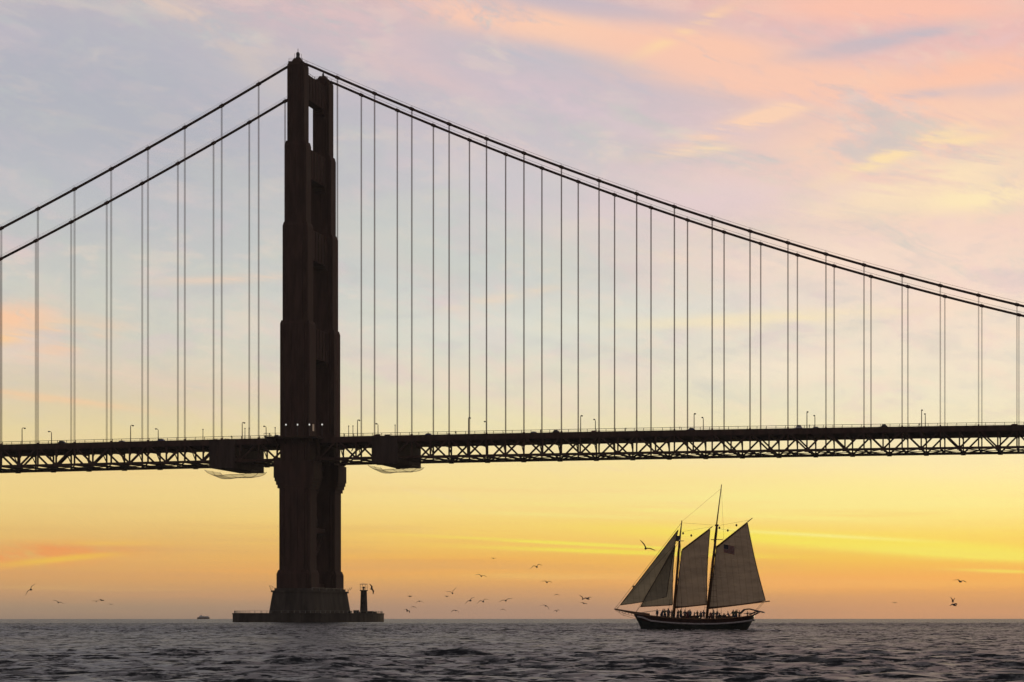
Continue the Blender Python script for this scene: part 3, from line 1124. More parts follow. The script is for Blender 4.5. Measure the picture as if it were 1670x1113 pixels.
# inner safety rails beside the road (thin)
for y in (4.05, 23.35):
    q = MB()
    for xv in np.arange(XMIN, XMAX, 7.62):
        q.beam((xv, y, deck_z(xv) - 0.02), (xv, y, deck_z(xv) + 0.9), 0.08, 0.08)
    xs_ = list(np.linspace(XMIN, XMAX, 100))
    q.tube([(v, y, deck_z(v) + 0.9) for v in xs_], 0.05, 4)
    tag(q.build('guard_rail', M['steel'], bridge), kind='stuff')

# lit door niche on the tower face
q = MB()
xn = at_y(509.5, 4.0)
leg0 = [c for c in bridge.children if c.name.startswith('tower_leg')][0]
q = MB().box(6.0, 6.05, -0.5, 1.6, 77.2, 80.0)
nd = q.build('lit_doorway', M['niche_lit'], leg0)
q = MB()
for a in (-0.65, 1.6):
    q.box(6.0, 6.15, a, a + 0.15, 77.0, 80.15)
q.box(6.0, 6.15, -0.65, 1.75, 80.0, 80.2)
q.build('door_frame', M['steel'], leg0)

# ------------------------------------------------------------------ lanterns along the tower walkway
lr = None
order = ['leftmost', 'second from the left', 'third from the left', 'rightmost']
for k, px in enumerate((466.3, 485.2, 504.5, 525.3)):
    xv = at_y(px, -7.0)
    zc = zz(693, xv, -7.0)
    lab = order[k] + ' of four lit white lanterns in a row on the tower'
    if lr is None:
        lr = empty('lantern', (xv, -7.0, 74.45), label=lab, cat='lantern', group='four lit lanterns on the tower walkway')
        h = zc - 74.45
        MB().tube([(0, 0, 0), (0, 0, h - 0.45)], [0.09, 0.06], 8).build('post', M['darkmetal'], lr)
        MB().lathe([(0.10, h - 0.32), (0.22, h - 0.22), (0.28, h), (0.22, h + 0.22), (0.10, h + 0.32)], n=14).build('globe', M['lamp_lit'], lr, True)
        MB().lathe([(0.3, h + 0.40), (0.34, h + 0.46), (0.1, h + 0.62), (0.03, h + 0.8)], n=10).build('cap', M['darkmetal'], lr)
    else:
        copy_thing(lr, (xv, -7.0, 74.45), 0, lab)

# ------------------------------------------------------------------ street lamps
lamp = None
near_px = [36, 213, 395, 583, 764, 947, 1132, 1316, 1503]
far_px = [84, 258, 434, 616.5, 793, 971, 1147, 1329, 1509]
num = ['nearest', 'second', 'third', 'fourth', 'fifth', 'sixth', 'seventh']
H = 7.0


def lamp_label(side, i):
    which = 'tall near-kerb street lamp with its arm over the road' if side == 0 else 'shorter-looking far-kerb street lamp facing the camera side'
    if i < 3:
        return '%s, %s left of the tower' % (which, num[2 - i])
    return '%s, %s right of the tower' % (which, num[i - 3])


for side, (pxs, y) in enumerate(((near_px, 4.0), (far_px, 23.4))):
    for i, px in enumerate(pxs):
        xv = at_y(px, y)
        loc = (xv, y, deck_z(xv) - 0.02)
        rz = 0 if side == 0 else math.pi
        if lamp is None:
            lamp = empty('street_lamp', loc, 0, label=lamp_label(side, i), cat='street lamp', group='street lamps along the bridge deck')
            MB().tube([(0, 0, 0), (0, 0, 0.5), (0, 0, 0.55), (0, 0, H - 0.3)], [0.26, 0.24, 0.19, 0.15], 8).build('pole', M['steel'], lamp)
            arc = [(0, 1.3 * (1 - math.cos(a)), H - 0.3 + 0.55 * math.sin(a)) for a in np.linspace(0, math.pi / 2, 7)] + [(0, 2.0, H + 0.22)]
            MB().tube(arc, 0.12, 6).build('arm', M['steel'], lamp)
            lh = MB().lathe([(0.12, 0.3), (0.38, 0.15), (0.45, 0.0), (0.3, -0.18)], (0, 2.1, H + 0.12), 10).build('lamp_head', M['darkmetal'], lamp)
            MB().lathe([(0.22, -0.165), (0.16, -0.25), (0.05, -0.3)], (0, 2.1, H + 0.12), 10).build('lens', M['glass'], lh)
        else:
            copy_thing(lamp, loc, rz, lamp_label(side, i))

# slim posts near the tower
pole0 = None
for px, py, side, lab in ((331, 701.5, 0, 'slim pole with small head above the left edge of the draped scaffold'),
                          (399.5, 699.5, 0, 'slim pole just right of the third near street lamp, left of the tower'),
                          (406.3, 699.5, 0, 'slim pole, right-hand one of the close pair left of the tower'),
                          (439.3, 697.5, 1, 'slim pole beside the far street lamp closest to the tower on its left'),
                          (448.7, 695.5, 0, 'slim pole hard against the left side of the tower'),
                          (568.6, 695.5, 0, 'slim pole nearest the right side of the tower'),
                          (575.6, 695.0, 0, 'slim pole between the right-hand tower pole and the first near street lamp'),
                          (644.4, 694.0, 0, 'slim pole above the draped scaffold right of the tower')):
    y = 0.75 if side == 0 else 23.4
    xv = at_y(px, y)
    zt = zz(py, xv, y)
    z0 = deck_z(xv) - 0.02
    if pole0 is None:
        pole0 = empty('pole', (xv, y, z0), 0, label=lab, cat='pole', group='slim poles on the deck near the tower')
        h = zt - z0
        MB().tube([(0, 0, 0), (0, 0, h)], [0.15, 0.12], 7).build('shaft', M['darkmetal'], pole0)
        MB().lathe([(0.1, h), (0.28, h + 0.05), (0.28, h + 0.28), (0.08, h + 0.4)], n=8).build('head', M['darkmetal'], pole0)
    else:
        copy_thing(pole0, (xv, y, z0), 0, lab)

# ------------------------------------------------------------------ draped maintenance scaffolds
def scaffold(x0, x1, bot, lab, netx0, netx1, sag, pxs, windows=()):
    xm = (x0 + x1) / 2
    z = deck_z(xm)
    root = empty('scaffold', (xm, 0, z), 0, label=lab, cat='scaffold')

    def L(xv):
        return xv - xm
    cuts = [x0] + [v for wdw in windows for v in wdw[:2]] + [x1]
    panels = []
    # sheeting hung as separate tarpaulins along the face, with slightly uneven lower edges
    n = 6
    step = (x1 - x0) / n
    for k in range(n):
        a, b_ = L(x0 + k * step) + 0.02, L(x0 + (k + 1) * step) - 0.02
        q = MB()
        bz = bot - 0.25 * random.random()
        q.box(a, b_, -1.05 - 0.03 * (k % 2), -0.85, bz, -0.35)
        q.build('tarpaulin', M['tarp'], root)
        q = MB()
        q.box(a, b_, SP + 0.85, SP + 1.0, bz, -0.6)
        q.build('tarpaulin', M['tarp'], root)
    # work floor and the deeper hung cage at one end
    for sx in (x0, x1):
        q = MB().box(L(sx) - 0.06, L(sx) + 0.06, -0.84, SP + 0.84, bot, -3.1)
        q.build('tarpaulin', M['tarp'], root)
    q = MB().box(L(x0), L(x1), -0.84, SP + 0.84, bot + 0.02, bot + 0.35)
    q.build('work_floor', M['tarp'], root)
    for k in range(5):
        xx = L(x0 + (x1 - x0) * (k + 0.3) / 5)
        MB().beam((xx, -1.2, bot + 0.3), (xx, -1.2, bot - random.uniform(0.2, 0.9)), 0.12, 0.12).build('scaffold_pole', M['darkmetal'], root)
    # parapet clutter on deck
    xx = x0 + 1
    while xx < x1 - 2:
        wd = random.uniform(1.0, 2.6)
        hh = random.uniform(0.3, 0.95)
        q = MB().box(L(xx), L(min(xx + wd, x1)), 0.8, 1.8, 0.0 + (deck_z(xx) - z), hh + (deck_z(xx) - z))
        q.build('stored_material', M['tarp'], root)
        xx += wd + random.uniform(0.3, 3.5)
    # hammock of pale netting slung below
    nx, ny = 22, 6
    vs, fs = [], []
    for i in range(nx + 1):
        for j in range(ny + 1):
            u = i / nx
            v = j / ny
            d = sag * (4 * u * (1 - u)) ** 0.8 * (0.75 + 0.25 * math.sin(5 * u + 2)) * (0.7 + 0.3 * math.sin(math.pi * v))
            vs.append((L(netx0 + (netx1 - netx0) * u), 9.0 + 15.0 * v, bot - 0.02 - d))
    for i in range(nx):
        for j in range(ny):
            a = i * (ny + 1) + j
            fs.append((a, a + 1, a + ny + 2, a + ny + 1))
    net = MB().add(vs, fs).build('safety_net', M['net'], root, True)
    q = MB()
    for j in (0, 3, ny):
        q.tube([vs[i * (ny + 1) + j] for i in range(nx + 1)], 0.09, 5)
    for i in range(2, nx, 5):
        q.tube([vs[i * (ny + 1) + j] for j in range(ny + 1)], 0.06, 4)
    q.build('net_rope', M['rope'], net)


scaffold(at_y(341, -1), at_y(383, -1), -11.6,
         'dark sheeted maintenance scaffold under the deck left of the tower, net slung beneath', at_y(347, 17), at_y(424, 17), 5.6, None)
scaffold(at_y(606, -1), at_y(648, -1), -11.0,
         'dark sheeted maintenance scaffold under the deck right of the tower, net slung beneath', at_y(611, 17), at_y(683, 17), 5.0, None)


# ------------------------------------------------------------------ pier, fender, beacon tower
def rounded(cx, cy, a, b_, r, n=6):
    out_ = []
    for sx, sy, s0 in ((1, 1, 0), (-1, 1, 90), (-1, -1, 180), (1, -1, 270)):
        for k in range(n + 1):
            t = R(s0 + 90 * k / n)
            out_.append((cx + sx * (a - r) + r * math.cos(t), cy + sy * (b_ - r) + r * math.sin(t)))
    return out_


pier = empty('pier', (0, SP / 2, 0), 0, label='massive concrete pier block carrying the tower, tapering upward from its ring wall', cat='pier')
q = MB()
q.prism(rounded(0, 0, 10.0, 23.5, 3), -2, 3.6)
q.prism(rounded(0, 0, 9.3, 22.8, 3), 3.6, 12.0, rounded(0, 0, 8.2, 21.8, 3))
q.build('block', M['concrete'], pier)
q = MB()
q.prism(rounded(0, 0, 8.7, 22.2, 3), 12.0, 12.7)
q.prism(rounded(0, 0, 7.7, 21.2, 3), 12.7, 13.6)
q.build('coping', M['concrete'], pier)
q = MB()
for sx in (-1, 1):
    for k in range(6):
        y = -20 + k * 8
        q.beam((sx * 8.2, y, 12.7), (sx * 8.2, y, 13.9), 0.1, 0.1)
    q.beam((sx * 8.2, -20, 13.8), (sx * 8.2, 20, 13.8), 0.08, 0.08)
q.build('railing', M['galv'], pier)
q = MB()
q.beam((-8.5, -20, 12.7), (-9.2, -20, 14.6), 0.12, 0.12)
q.beam((-9.2, -20, 14.6), (-7.6, -20, 14.2), 0.12, 0.12)
q.beam((8.0, 20.5, 12.7), (9.0, 20.5, 14.4), 0.12, 0.12)
q.beam((9.0, 20.5, 13.4), (9.8, 20.5, 14.6), 0.12, 0.12)
q.build('davit', M['darkmetal'], pier)

fender = empty('fender_wall', (0, SP / 2, 0), 0, label='low oval concrete fender wall standing in the water round the tower pier', cat='sea wall')
A_, B_ = 24.0, 42.0
N_ = 72
outer, inner = [], []
for k in range(N_):
    a = 2 * math.pi * k / N_
    ca, sa = math.cos(a), math.sin(a)
    e = 0.72
    outer.append((A_ * math.copysign(abs(ca) ** e, ca), B_ * math.copysign(abs(sa) ** e, sa)))
    inner.append((outer[-1][0] * 0.85, outer[-1][1] * 0.9))
vs, fs = [], []
for lst, zb, zt in ((outer, -3, 3.5), (inner, -3, 3.5)):
    vs += [(x, y, zb) for x, y in lst] + [(x, y, zt) for x, y in lst]
for k in range(N_):
    k2 = (k + 1) % N_
    fs.append((k, k2, N_ + k2, N_ + k))
    fs.append((2 * N_ + k, 3 * N_ + k, 3 * N_ + k2, 2 * N_ + k2))
    fs.append((N_ + k, N_ + k2, 3 * N_ + k2, 3 * N_ + k))
q = MB().add(vs, fs)
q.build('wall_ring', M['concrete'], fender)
vs = [(x * 1.006, y * 1.004, 3.1) for x, y in outer] + [(x * 1.006, y * 1.004, 3.6) for x, y in outer] + \
     [(x * 0.97, y * 0.98, 3.1) for x, y in outer] + [(x * 0.97, y * 0.98, 3.6) for x, y in outer]
q = MB().add(vs, [f for f in fs])
q.build('coping', M['concrete'], fender)
pm = MB().box(-0.07, 0.07, -0.07, 0.07, 0, 0.95).mesh('post', M['galv'])
rr_ = MB()
prev = None
for k in range(N_ + 1):
    x, y = outer[k % N_]
    q_ = (x * 0.975, y * 0.983, 3.6)
    if k < N_:
        link('post', pm, fender, q_)
    if prev:
        rr_.beam((prev[0], prev[1], 4.5), (q_[0], q_[1], 4.5), 0.05, 0.05)
    prev = q_
rr_.build('rail', M['galv'], fender)
# huts and bollards on the wall
q = MB()
for px, wd, hh in ((563, 1.2, 1.6), (571, 0.8, 1.0), (581, 2.0, 1.3), (604, 2.6, 0.9), (612, 1.4, 0.7)):
    xv = at_y(px, 30)
    q.box(xv - wd / 2, xv + wd / 2, 30 - SP / 2 - 0.6, 30 - SP / 2 + 0.6, 3.6, 3.6 + hh)
q.build('equipment_box', M['darkmetal'], fender)

yb = 33.0
xb = at_y(593.3, yb)
bt = empty('beacon_tower', (xb, yb, 3.55), 0, label='small round light tower with open lantern gallery, on the wall right of the pier', cat='lighthouse')
MB().lathe([(1.85, 0), (1.85, 0.7), (1.52, 0.75), (1.42, 3.4), (1.32, 6.6), (1.22, 9.4)], n=24).build('tower_body', M['concrete'], bt, False)
gal = MB().lathe([(1.5, 9.4), (1.62, 9.55), (1.62, 9.8), (1.4, 9.82)], n=24).build('gallery', M['concrete'], bt)
q = MB()
for k in range(8):
    a = k * math.pi / 4
    q.beam((1.5 * math.cos(a), 1.5 * math.sin(a), 9.8), (1.5 * math.cos(a), 1.5 * math.sin(a), 12.2), 0.07, 0.07)
for k in range(24):
    a, a2 = k * math.pi / 12, (k + 1) * math.pi / 12
    for z in (10.8,):
        q.beam((1.5 * math.cos(a), 1.5 * math.sin(a), z), (1.5 * math.cos(a2), 1.5 * math.sin(a2), z), 0.06, 0.06)
q.build('gallery_rail', M['galv'], gal)
MB().lathe([(0.3, 9.8), (0.3, 10.5), (0.42, 10.55), (0.42, 11.1), (0.15, 11.3)], n=12).build('lamp', M['darkmetal'], bt)
MB().lathe([(1.65, 12.2), (1.65, 12.38), (0.2, 12.5)], n=20).build('roof', M['galv'], bt)
MB().box(-0.4, 0.4, -1.95, -1.8, 0, 2.1).build('door', M['darkmetal'], bt)
for z in (4.0, 7.0):
    MB().box(-0.2, 0.2, -1.55, -1.3, z, z + 0.7).build('window', M['glass'], bt)

# ------------------------------------------------------------------ vehicles on the deck
def car(paint_m, h=1.5, ln=4.6, name='car'):
    o = empty(name)
    hw = 0.88
    prof = [(-ln / 2, 0.35), (-ln / 2, 0.75), (-ln * .46, 0.92), (-ln * .22, 0.98), (-ln * .10, h - 0.03), (ln * .18, h), (ln * .38, 0.98),
            (ln * .49, 0.9), (ln / 2, 0.6), (ln / 2, 0.3)]
    vs = [(x, -hw * (0.82 if z > 1.1 else 1), z) for x, z in prof] + [(x, hw * (0.82 if z > 1.1 else 1), z) for x, z in prof]
    n = len(prof)
    fs = [(i, i + 1, n + i + 1, n + i) for i in range(n - 1)] + [(n - 1, 0, n, 2 * n - 1), tuple(range(n)), tuple(range(2 * n - 1, n - 1, -1))]
    MB().add(vs, fs).build('body', paint_m, o)
    for s in (-1, 1):
        q = MB()
        y0, y1 = s * hw * 0.94, s * hw * 0.86
        q.add([(-ln * .19, y0 * 1.005, 1.02), (ln * .33, y0 * 1.005, 1.02), (ln * .17, y1 * 1.02, h - 0.1), (-ln * .08, y1 * 1.02, h - 0.1)], [(0, 1, 2, 3)])
        q.build('side_window', M['glass'], o)
        for xx in (-ln * .32, ln * .31):
            MB().lathe([(0.33, -0.1), (0.34, 0.0), (0.33, 0.1)], (xx, s * 0.82, 0.34), 14, 0, 'y').build('wheel', M['tyre'], o)
        MB().box(-ln / 2 - 0.02, -ln / 2 + 0.05, s * 0.62 - 0.15, s * 0.62 + 0.15, 0.62, 0.76).build('headlight', M['glass'], o)
    q = MB().add([(-ln * .225, -0.7, 0.99), (-ln * .225, 0.7, 0.99), (-ln * .115, 0.62, h - 0.08), (-ln * .115, -0.62, h - 0.08)], [(0, 1, 2, 3)])
    q.build('windscreen', M['glass'], o)
    return o


cars = [car(m_, h) for m_, h in zip(CARP, (1.65, 1.9, 1.6, 1.75, 2.2))]
first = [True] * 5
where = [
    (100, 7, 1, 'dark low vehicle on the deck, between the two street lamps at the far left'),
    (198, 9, 0, 'silver car on the deck just left of the second near street lamp from the left'),
    (262, 7, 3, 'blue car under the far street lamp left of centre of the left span'),
    (451, 7, 4, 'white van-height vehicle tight against the left side of the tower'),
    (872, 10, 0, 'silver car on the deck above the railing, left car of three in a loose line'),
    (906, 7, 1, 'dark tall car midway between the fifth and sixth near street lamps'),
    (968, 9, 2, 'red car under the far street lamp just right of the sixth near lamp'),
    (1127, 7, 3, 'blue car at the foot of the near street lamp above the schooner'),
    (1302, 7, 4, 'white tall vehicle just left of the near lamp in the right third of the deck'),
    (1332, 9, 0, 'silver car right beside the far lamp in the right third of the deck'),
    (1441, 7, 1, 'dark car alone on the deck left of the rightmost pair of lamps'),
    (1655, 9, 2, 'red car at the far right end of the visible deck'),
    (700, 10, 3, 'blue car just right of the tower scaffold')]
for px, y, t, lab in where:
    y = 6.0 if y < 8 else 8.2
    xv = at_y(px, y)
    loc = (xv, y, deck_z(xv) - 0.30)
    sl = math.atan(deck_z(xv + 1) - deck_z(xv))
    if first[t]:
        first[t] = False
        o = cars[t]
        o.location = loc
        tag(o, lab, 'car', 'vehicles on the bridge deck')
    else:
        o = copy_thing(cars[t], loc, math.pi if y > 8 else 0, lab)
    o['label'] = lab

# pedestrians on the near sidewalk
peds = [(743, 0, 'pedestrian on the bridge walkway just left of the fifth near street lamp'),
        (882, 5, 'pedestrian on the bridge walkway between the fifth and sixth near street lamps'),
        (1020, 1, 'pedestrian leaning at the rail right of the sixth near street lamp'),
        (1093, 0, 'left pedestrian of two, walking left of the lamp above the schooner'),
        (1108.5, 2, 'right pedestrian of two, arm raised, left of the lamp above the schooner'),
        (1320, 4, 'pedestrian directly between the near and far lamps in the right third'),
        (1500, 0, 'pedestrian at the foot of the rightmost near street lamp'),
        (378, 1, 'pedestrian above the draped scaffold left of the tower'),
        (561, 4, 'pedestrian on the walkway hard against the right side of the tower')]
for px, k, lab in peds:
    xv = at_y(px, 1.6)
    o = link('person', PM[k], None, (xv, 1.6, deck_z(xv) - 0.02), (0, 0, random.uniform(-2, 2)))
    tag(o, lab, 'person', 'pedestrians on the bridge walkway')

# ------------------------------------------------------------------ schooner
SD = 300.0            # metres ahead of the camera
S = F / SD            # pixels per metre there
ORG = at_d(1130, CY, SD)
WL = CY + CAM.z * S   # picture row of the waterline
sch = empty('schooner', (ORG.x, ORG.y, 0), -YAW, label='two-masted gaff schooner under full sail, crowded with people, right of the tower', cat='sailing ship')


def Lx(px):
    return (px - 1130) / S


def Lz(py):
    return (WL - py) / S


def P(px, py, y=0.0):
    return (Lx(px), y, Lz(py))


# hull lofted from stations: px, rail row, half beam at rail, half beam at water, depth factor
st = [(1034, 1001.0, 0.05, 0.0), (1041, 1002.0, 0.55, 0.0), (1050, 1003.4, 1.05, 0.25), (1065, 1005.4, 1.6, 0.85), (1085, 1007.6, 2.05, 1.45),
      (1110, 1009.4, 2.3, 1.95), (1140, 1010.4, 2.4, 2.15), (1170, 1010.3, 2.3, 2.0), (1195, 1008.8, 2.1, 1.45), (1212, 1006.9, 1.9, 0.85),
      (1222, 1005.5, 1.75, 0.4), (1229, 1004.2, 1.6, 0.2)]
low_row = {0: 1003.5, 1: 1015.5, 10: 1022.5, 11: 1010.0}


def hull_shell(f0, f1, grow, y_mat):
    """strip of hull between height fractions (1 = rail, 0 = keel)"""
    vs, fs = [], []
    m = 5
    for i, (px, pr, hb, hw) in enumerate(st):
        zt = Lz(pr)
        zb = Lz(low_row[i]) if i in low_row else -0.9
        for s in (-1, 1):
            for j in range(m + 1):
                f = f0 + (f1 - f0) * j / m
                z = zb + (zt - zb) * f
                if i in low_row:
                    hbz = hb * (f ** 0.6)
                else:
                    zw = (0 - zb) / (zt - zb)
                    hbz = hw + (hb - hw) * ((f - zw) / (1 - zw)) ** 0.8 if f > zw else hw * max(0.0, (f / zw)) ** 0.5
                rake = 0.0
                vs.append((Lx(px) + rake, s * (hbz + grow), z))
    per = 2 * (m + 1)
    for i in range(len(st) - 1):
        for s in (0, 1):
            for j in range(m):
                a = i * per + s * (m + 1) + j
                fs.append((a, a + 1, a + per + 1, a + per))
    # transom and stem closing
    e = (len(st) - 1) * per
    for j in range(m):
        fs.append((e + j, e + j + 1, e + m + 1 + j + 1, e + m + 1 + j))
        fs.append((j, m + 1 + j, m + 1 + j + 1, j + 1))
    return MB().add(vs, fs)


hull = hull_shell(0.0, 0.80, 0.0, 0).build('hull', M['hull_low'], sch, True)
hull_shell(0.72, 1.0, 0.02, 0).build('bulwark', M['hull'], sch, True)
# rubbing strake follows the sheer
for s in (-1, 1):
    pts = []
    for i, (px, pr, hb, hw) in enumerate(st[1:]):
        pts.append((Lx(px), s * (hb * 0.99 + 0.05), Lz(pr + 7.5 - (3.5 if i < 2 else 0) + (0.0))))
    MB().tube(pts, 0.12, 6).build('rubbing_strake', M['strake'], sch)
    pts = [(Lx(px), s * (hb + 0.03), Lz(pr) + 0.03) for px, pr, hb, hw in st]
    MB().tube(pts, 0.07, 6).build('cap_rail', M['wood'], sch)
vs, fs = [], []
for px, pr, hb, hw in st:
    vs += [(Lx(px), -hb * 0.95, Lz(pr) - 0.40), (Lx(px), hb * 0.95, Lz(pr) - 0.40)]
for i in range(len(st) - 1):
    fs.append((2 * i, 2 * i + 1, 2 * i + 3, 2 * i + 2))
MB().add(vs, fs).build('deck', M['deckwood'], sch)
dz = Lz(1010.3) - 0.40        # deck height
for px, wd, ln, hh in ((1085, 1.2, 1.3, 0.75), (1127, 1.6, 2.4, 0.85), (1182, 1.8, 2.6, 0.8)):
    q = MB().box(Lx(px) - ln / 2, Lx(px) + ln / 2, -wd / 2, wd / 2, dz, dz + hh)
    q.box(Lx(px) - ln / 2 - 0.06, Lx(px) + ln / 2 + 0.06, -wd / 2 - 0.06, wd / 2 + 0.06, dz + hh, dz + hh + 0.08)
    q.build('deckhouse', M['wood'], sch)

# spars
MB().tube([P(1060, 1003), P(1033, 999.5), P(1002, 993.5)], [0.2, 0.19, 0.09], 10).build('bowsprit', M['wood'], sch, True)
fm = MB().tube([P(1098.5, 1012), P(1108.3, 882), P(1112, 849)], [0.19, 0.15, 0.06], 10).build('foremast', M['wood'], sch, True)
mm = MB().tube([P(1152, 1012), P(1168.2, 868), P(1169.5, 856)], [0.21, 0.17, 0.13], 10).build('mainmast', M['wood'], sch, True)
MB().tube([P(1165.6, 884, -0.3), P(1176.8, 790.5)], [0.12, 0.06], 8).build('topmast', M['wood'], mm, True)
MB().box(-0.12, 0.12, -1.1, 1.1, -0.06, 0.06).build('crosstree', M['wood'], mm, False, P(1166, 881))
MB().box(-0.7, 1.1, -0.06, 0.06, -0.05, 0.05).build('crosstree', M['wood'], mm, False, P(1167, 880.5))
MB().box(-0.25, 0.25, -0.25, 0.25, -0.12, 0.12).build('mast_cap', M['darkmetal'], mm, False, P(1169.2, 857))
MB().box(-0.1, 0.1, -1.0, 1.0, -0.06, 0.06).build('crosstree', M['wood'], fm, False, P(1108.3, 882))
MB().box(-0.55, 0.6, -0.06, 0.06, -0.05, 0.05).build('crosstree', M['wood'], fm, False, P(1108.8, 882.5))
MB().box(-0.4, 0.1, -0.2, 0.2, -0.35, 0.35).build('mast_band', M['darkmetal'], fm, False, P(1107.5, 878))
MB().tube([P(1112, 897, 0.25), P(1161, 858.5, 0.7)], [0.11, 0.06], 8).build('fore_gaff', M['wood'], sch, True)
MB().tube([P(1101, 991.5, 0.2), P(1152, 986, 1.1)], [0.11, 0.09], 8).build('fore_boom', M['wood'], sch, True)
MB().tube([P(1167.5, 893, 0.25), P(1225.5, 844.5, 1.3)], [0.12, 0.06], 8).build('main_gaff', M['wood'], sch, True)
MB().tube([P(1156, 992.5, 0.2), P(1253, 980.5, 2.2)], [0.13, 0.08], 8).build('main_boom', M['wood'], sch, True)
MB().tube([P(1044, 989.8, 0.1), P(1096, 987, 0.5)], [0.07, 0.06], 6).build('staysail_boom', M['wood'], sch, True)


def sail(name, a, b_, c, d, belly, mat, label=None, n=14):
    """quad cloth: a luff bottom, b luff top, c leech top, d leech bottom; belly pushed to leeward"""
    a, b_, c, d = (Vector(q_) for q_ in (a, b_, c, d))
    vs, fs = [], []
    for i in range(n + 1):
        for j in range(n + 1):
            u, v = i / n, j / n
            lo = a.lerp(d, u)
            hi = b_.lerp(c, u)
            q_ = lo.lerp(hi, v)
            q_.y += belly * math.sin(math.pi * u) ** 0.8 * math.sin(math.pi * (0.08 + v * 0.84)) + 0.02 * math.sin(u * 40)
            q_.z -= 0.12 * math.sin(math.pi * u) * (1 - v) * (1 if belly else 0)
            q_.x -= 0.25 * math.sin(math.pi * v) * u * 0.6
            vs.append(tuple(q_))
    for i in range(n):
        for j in range(n):
            k = i * (n + 1) + j
            fs.append((k, k + 1, k + n + 2, k + n + 1))
    s = MB().add(vs, fs).build(name, mat, sch, True)
    edge_ = [vs[j] for j in range(n + 1)] + [vs[i * (n + 1) + n] for i in range(1, n + 1)] + \
            [vs[n * (n + 1) + j] for j in range(n - 1, -1, -1)] + [vs[i * (n + 1)] for i in range(n - 1, -1, -1)]
    MB().tube(edge_, 0.055, 5).build('bolt_rope', M['rig'], s)
    if label:
        s['label'] = label
    return s


sail('foresail', P(1101, 989.5, 0.2), P(1111.5, 898.5, 0.25), P(1157, 863, 0.66), P(1151, 985, 1.05), 0.55, M['sail'])
ms = sail('mainsail', P(1156.5, 990.5, 0.2), P(1168, 894, 0.25), P(1217.5, 852.5, 1.15), P(1246, 979.5, 2.0), 0.7, M['sail'])
sail('staysail', P(1045, 988.6, 0.05), P(1099, 893, 0.0), P(1101, 890, 0.0), P(1096, 986, 0.5), 0.45, M['sail_front'])
sail('jib', P(1011.5, 987, 0.0), P(1104.6, 866, -0.02), P(1106, 864.5, -0.02), P(1086, 973.5, 0.55), 0.75, M['sail_front'])

# rigging
rg = MB()
r_ = 0.022


def wire(*pts):
    rg.tube(list(pts), r_, 4)


wire(P(1002, 994), P(1112, 852))
wire(P(1005, 994), P(1108, 880))
wire(P(1036, 1000), P(1107, 884))
r_ = 0.012
wire(P(1112, 851), P(1176, 797))
wire(P(1112, 853), P(1169, 857))
wire(P(1109, 868), P(1160, 859.5))
wire(P(1169.5, 858), P(1222, 847.5, 1.2))
wire(P(1169, 862), P(1200, 867, 1.0))
wire(P(1176.5, 796), P(1179, 870, 0.8), P(1173, 1004, 1.9))
r_ = 0.02
wire(P(1245, 981, 2.0), P(1228, 1003, 0.6))
wire(P(1243, 981, 2.0), P(1226, 1003, -0.6))
wire(P(1012, 986), P(1005, 995))
wire(P(1045, 988), P(1036, 1001))
for s in (-1, 1):
    for k in range(4):
        wire(P(1166, 882, s * 0.9 if k else s * 0.2), P(1150 + k * 8, 1009, s * 2.3))
        wire(P(1108, 883, s * 0.8 if k else s * 0.2), P(1092 + k * 8, 1008, s * 2.1))
    for k in range(9):
        z = 1000 - k * 9
        f = (1009 - z) / 127
        wire((Lx(1150 + (1166 - 1150) * f), s * (2.3 - 1.9 * f), Lz(z)), (Lx(1174 + (1166 - 1174) * f), s * (2.3 - 1.4 * f), Lz(z)))
# bobstay, dolphin striker and netting under the bowsprit
wire(P(1003, 995), P(1015, 1003), P(1038, 1010))
wire(P(1003, 994.5), P(1022, 1002.5), P(1040, 1006))
wire(P(1018, 997), P(1017, 1004.5))
wire(P(1008, 995, 0.5), P(1036, 1001.5, 0.6))
wire(P(1008, 995, -0.5), P(1036, 1001.5, -0.6))
for k in range(6):
    wire(P(1010 + k * 5, 995.5 + k, -0.5), P(1010 + k * 5, 999.5 + k * 0.9, 0), P(1010 + k * 5, 995.5 + k, 0.5))
wire(P(1038, 1000.5, -0.9), P(1075, 995.5, -1.7), P(1075, 1006, -1.7))
wire(P(1038, 1000.5, 0.9), P(1075, 995.5, 1.7), P(1075, 1006, 1.7))
rg.build('rigging', M['rig'], sch)
bl = MB()
for px, py, y in ((1114, 870, 0), (1127, 873.5, 0.2), (1200, 856.5, 0.8), (1186, 865, 0.7), (1173, 861, 0.2), (1033, 957, 0.0)):
    bl.lathe([(0.02, -0.2), (0.13, -0.1), (0.15, 0.0), (0.12, 0.1), (0.02, 0.2)], P(px, py, y), 8)
bl.build('rigging_block', M['wood'], sch)
# stern davits and pulpit
q = MB()
for s in (-0.9, 0.9):
    q.tube([P(1207, 1001, s), P(1214, 994.5, s), P(1222, 993.5, s), P(1232, 996, s), P(1246, 999.2, s)], 0.09, 7)
    q.tube([P(1222, 1003, s), P(1232, 998.5, s), P(1237, 997.6, s)], 0.07, 7)
    q.tube([P(1228, 1004, s), P(1238, 999, s)], 0.07, 7)
q.tube([P(1246, 999.2, -0.9), P(1246, 999.2, 0.9)], 0.07, 7)
q.tube([P(1215, 1001.5, -1.7), P(1222, 1000, -1.6), P(1229, 1000, 0), P(1222, 1000, 1.6), P(1215, 1001.5, 1.7)], 0.05, 6)
q.build('davit', M['darkmetal'], sch)
q = MB()
q.box(Lx(1223), Lx(1226), -0.4, 0.4, dz + 0.0, dz + 0.9)
q.tube([(Lx(1219), 0.55 * math.cos(a), dz + 1.0 + 0.55 * math.sin(a)) for a in np.linspace(0, 2 * math.pi, 17)], 0.04, 5, cap=False)
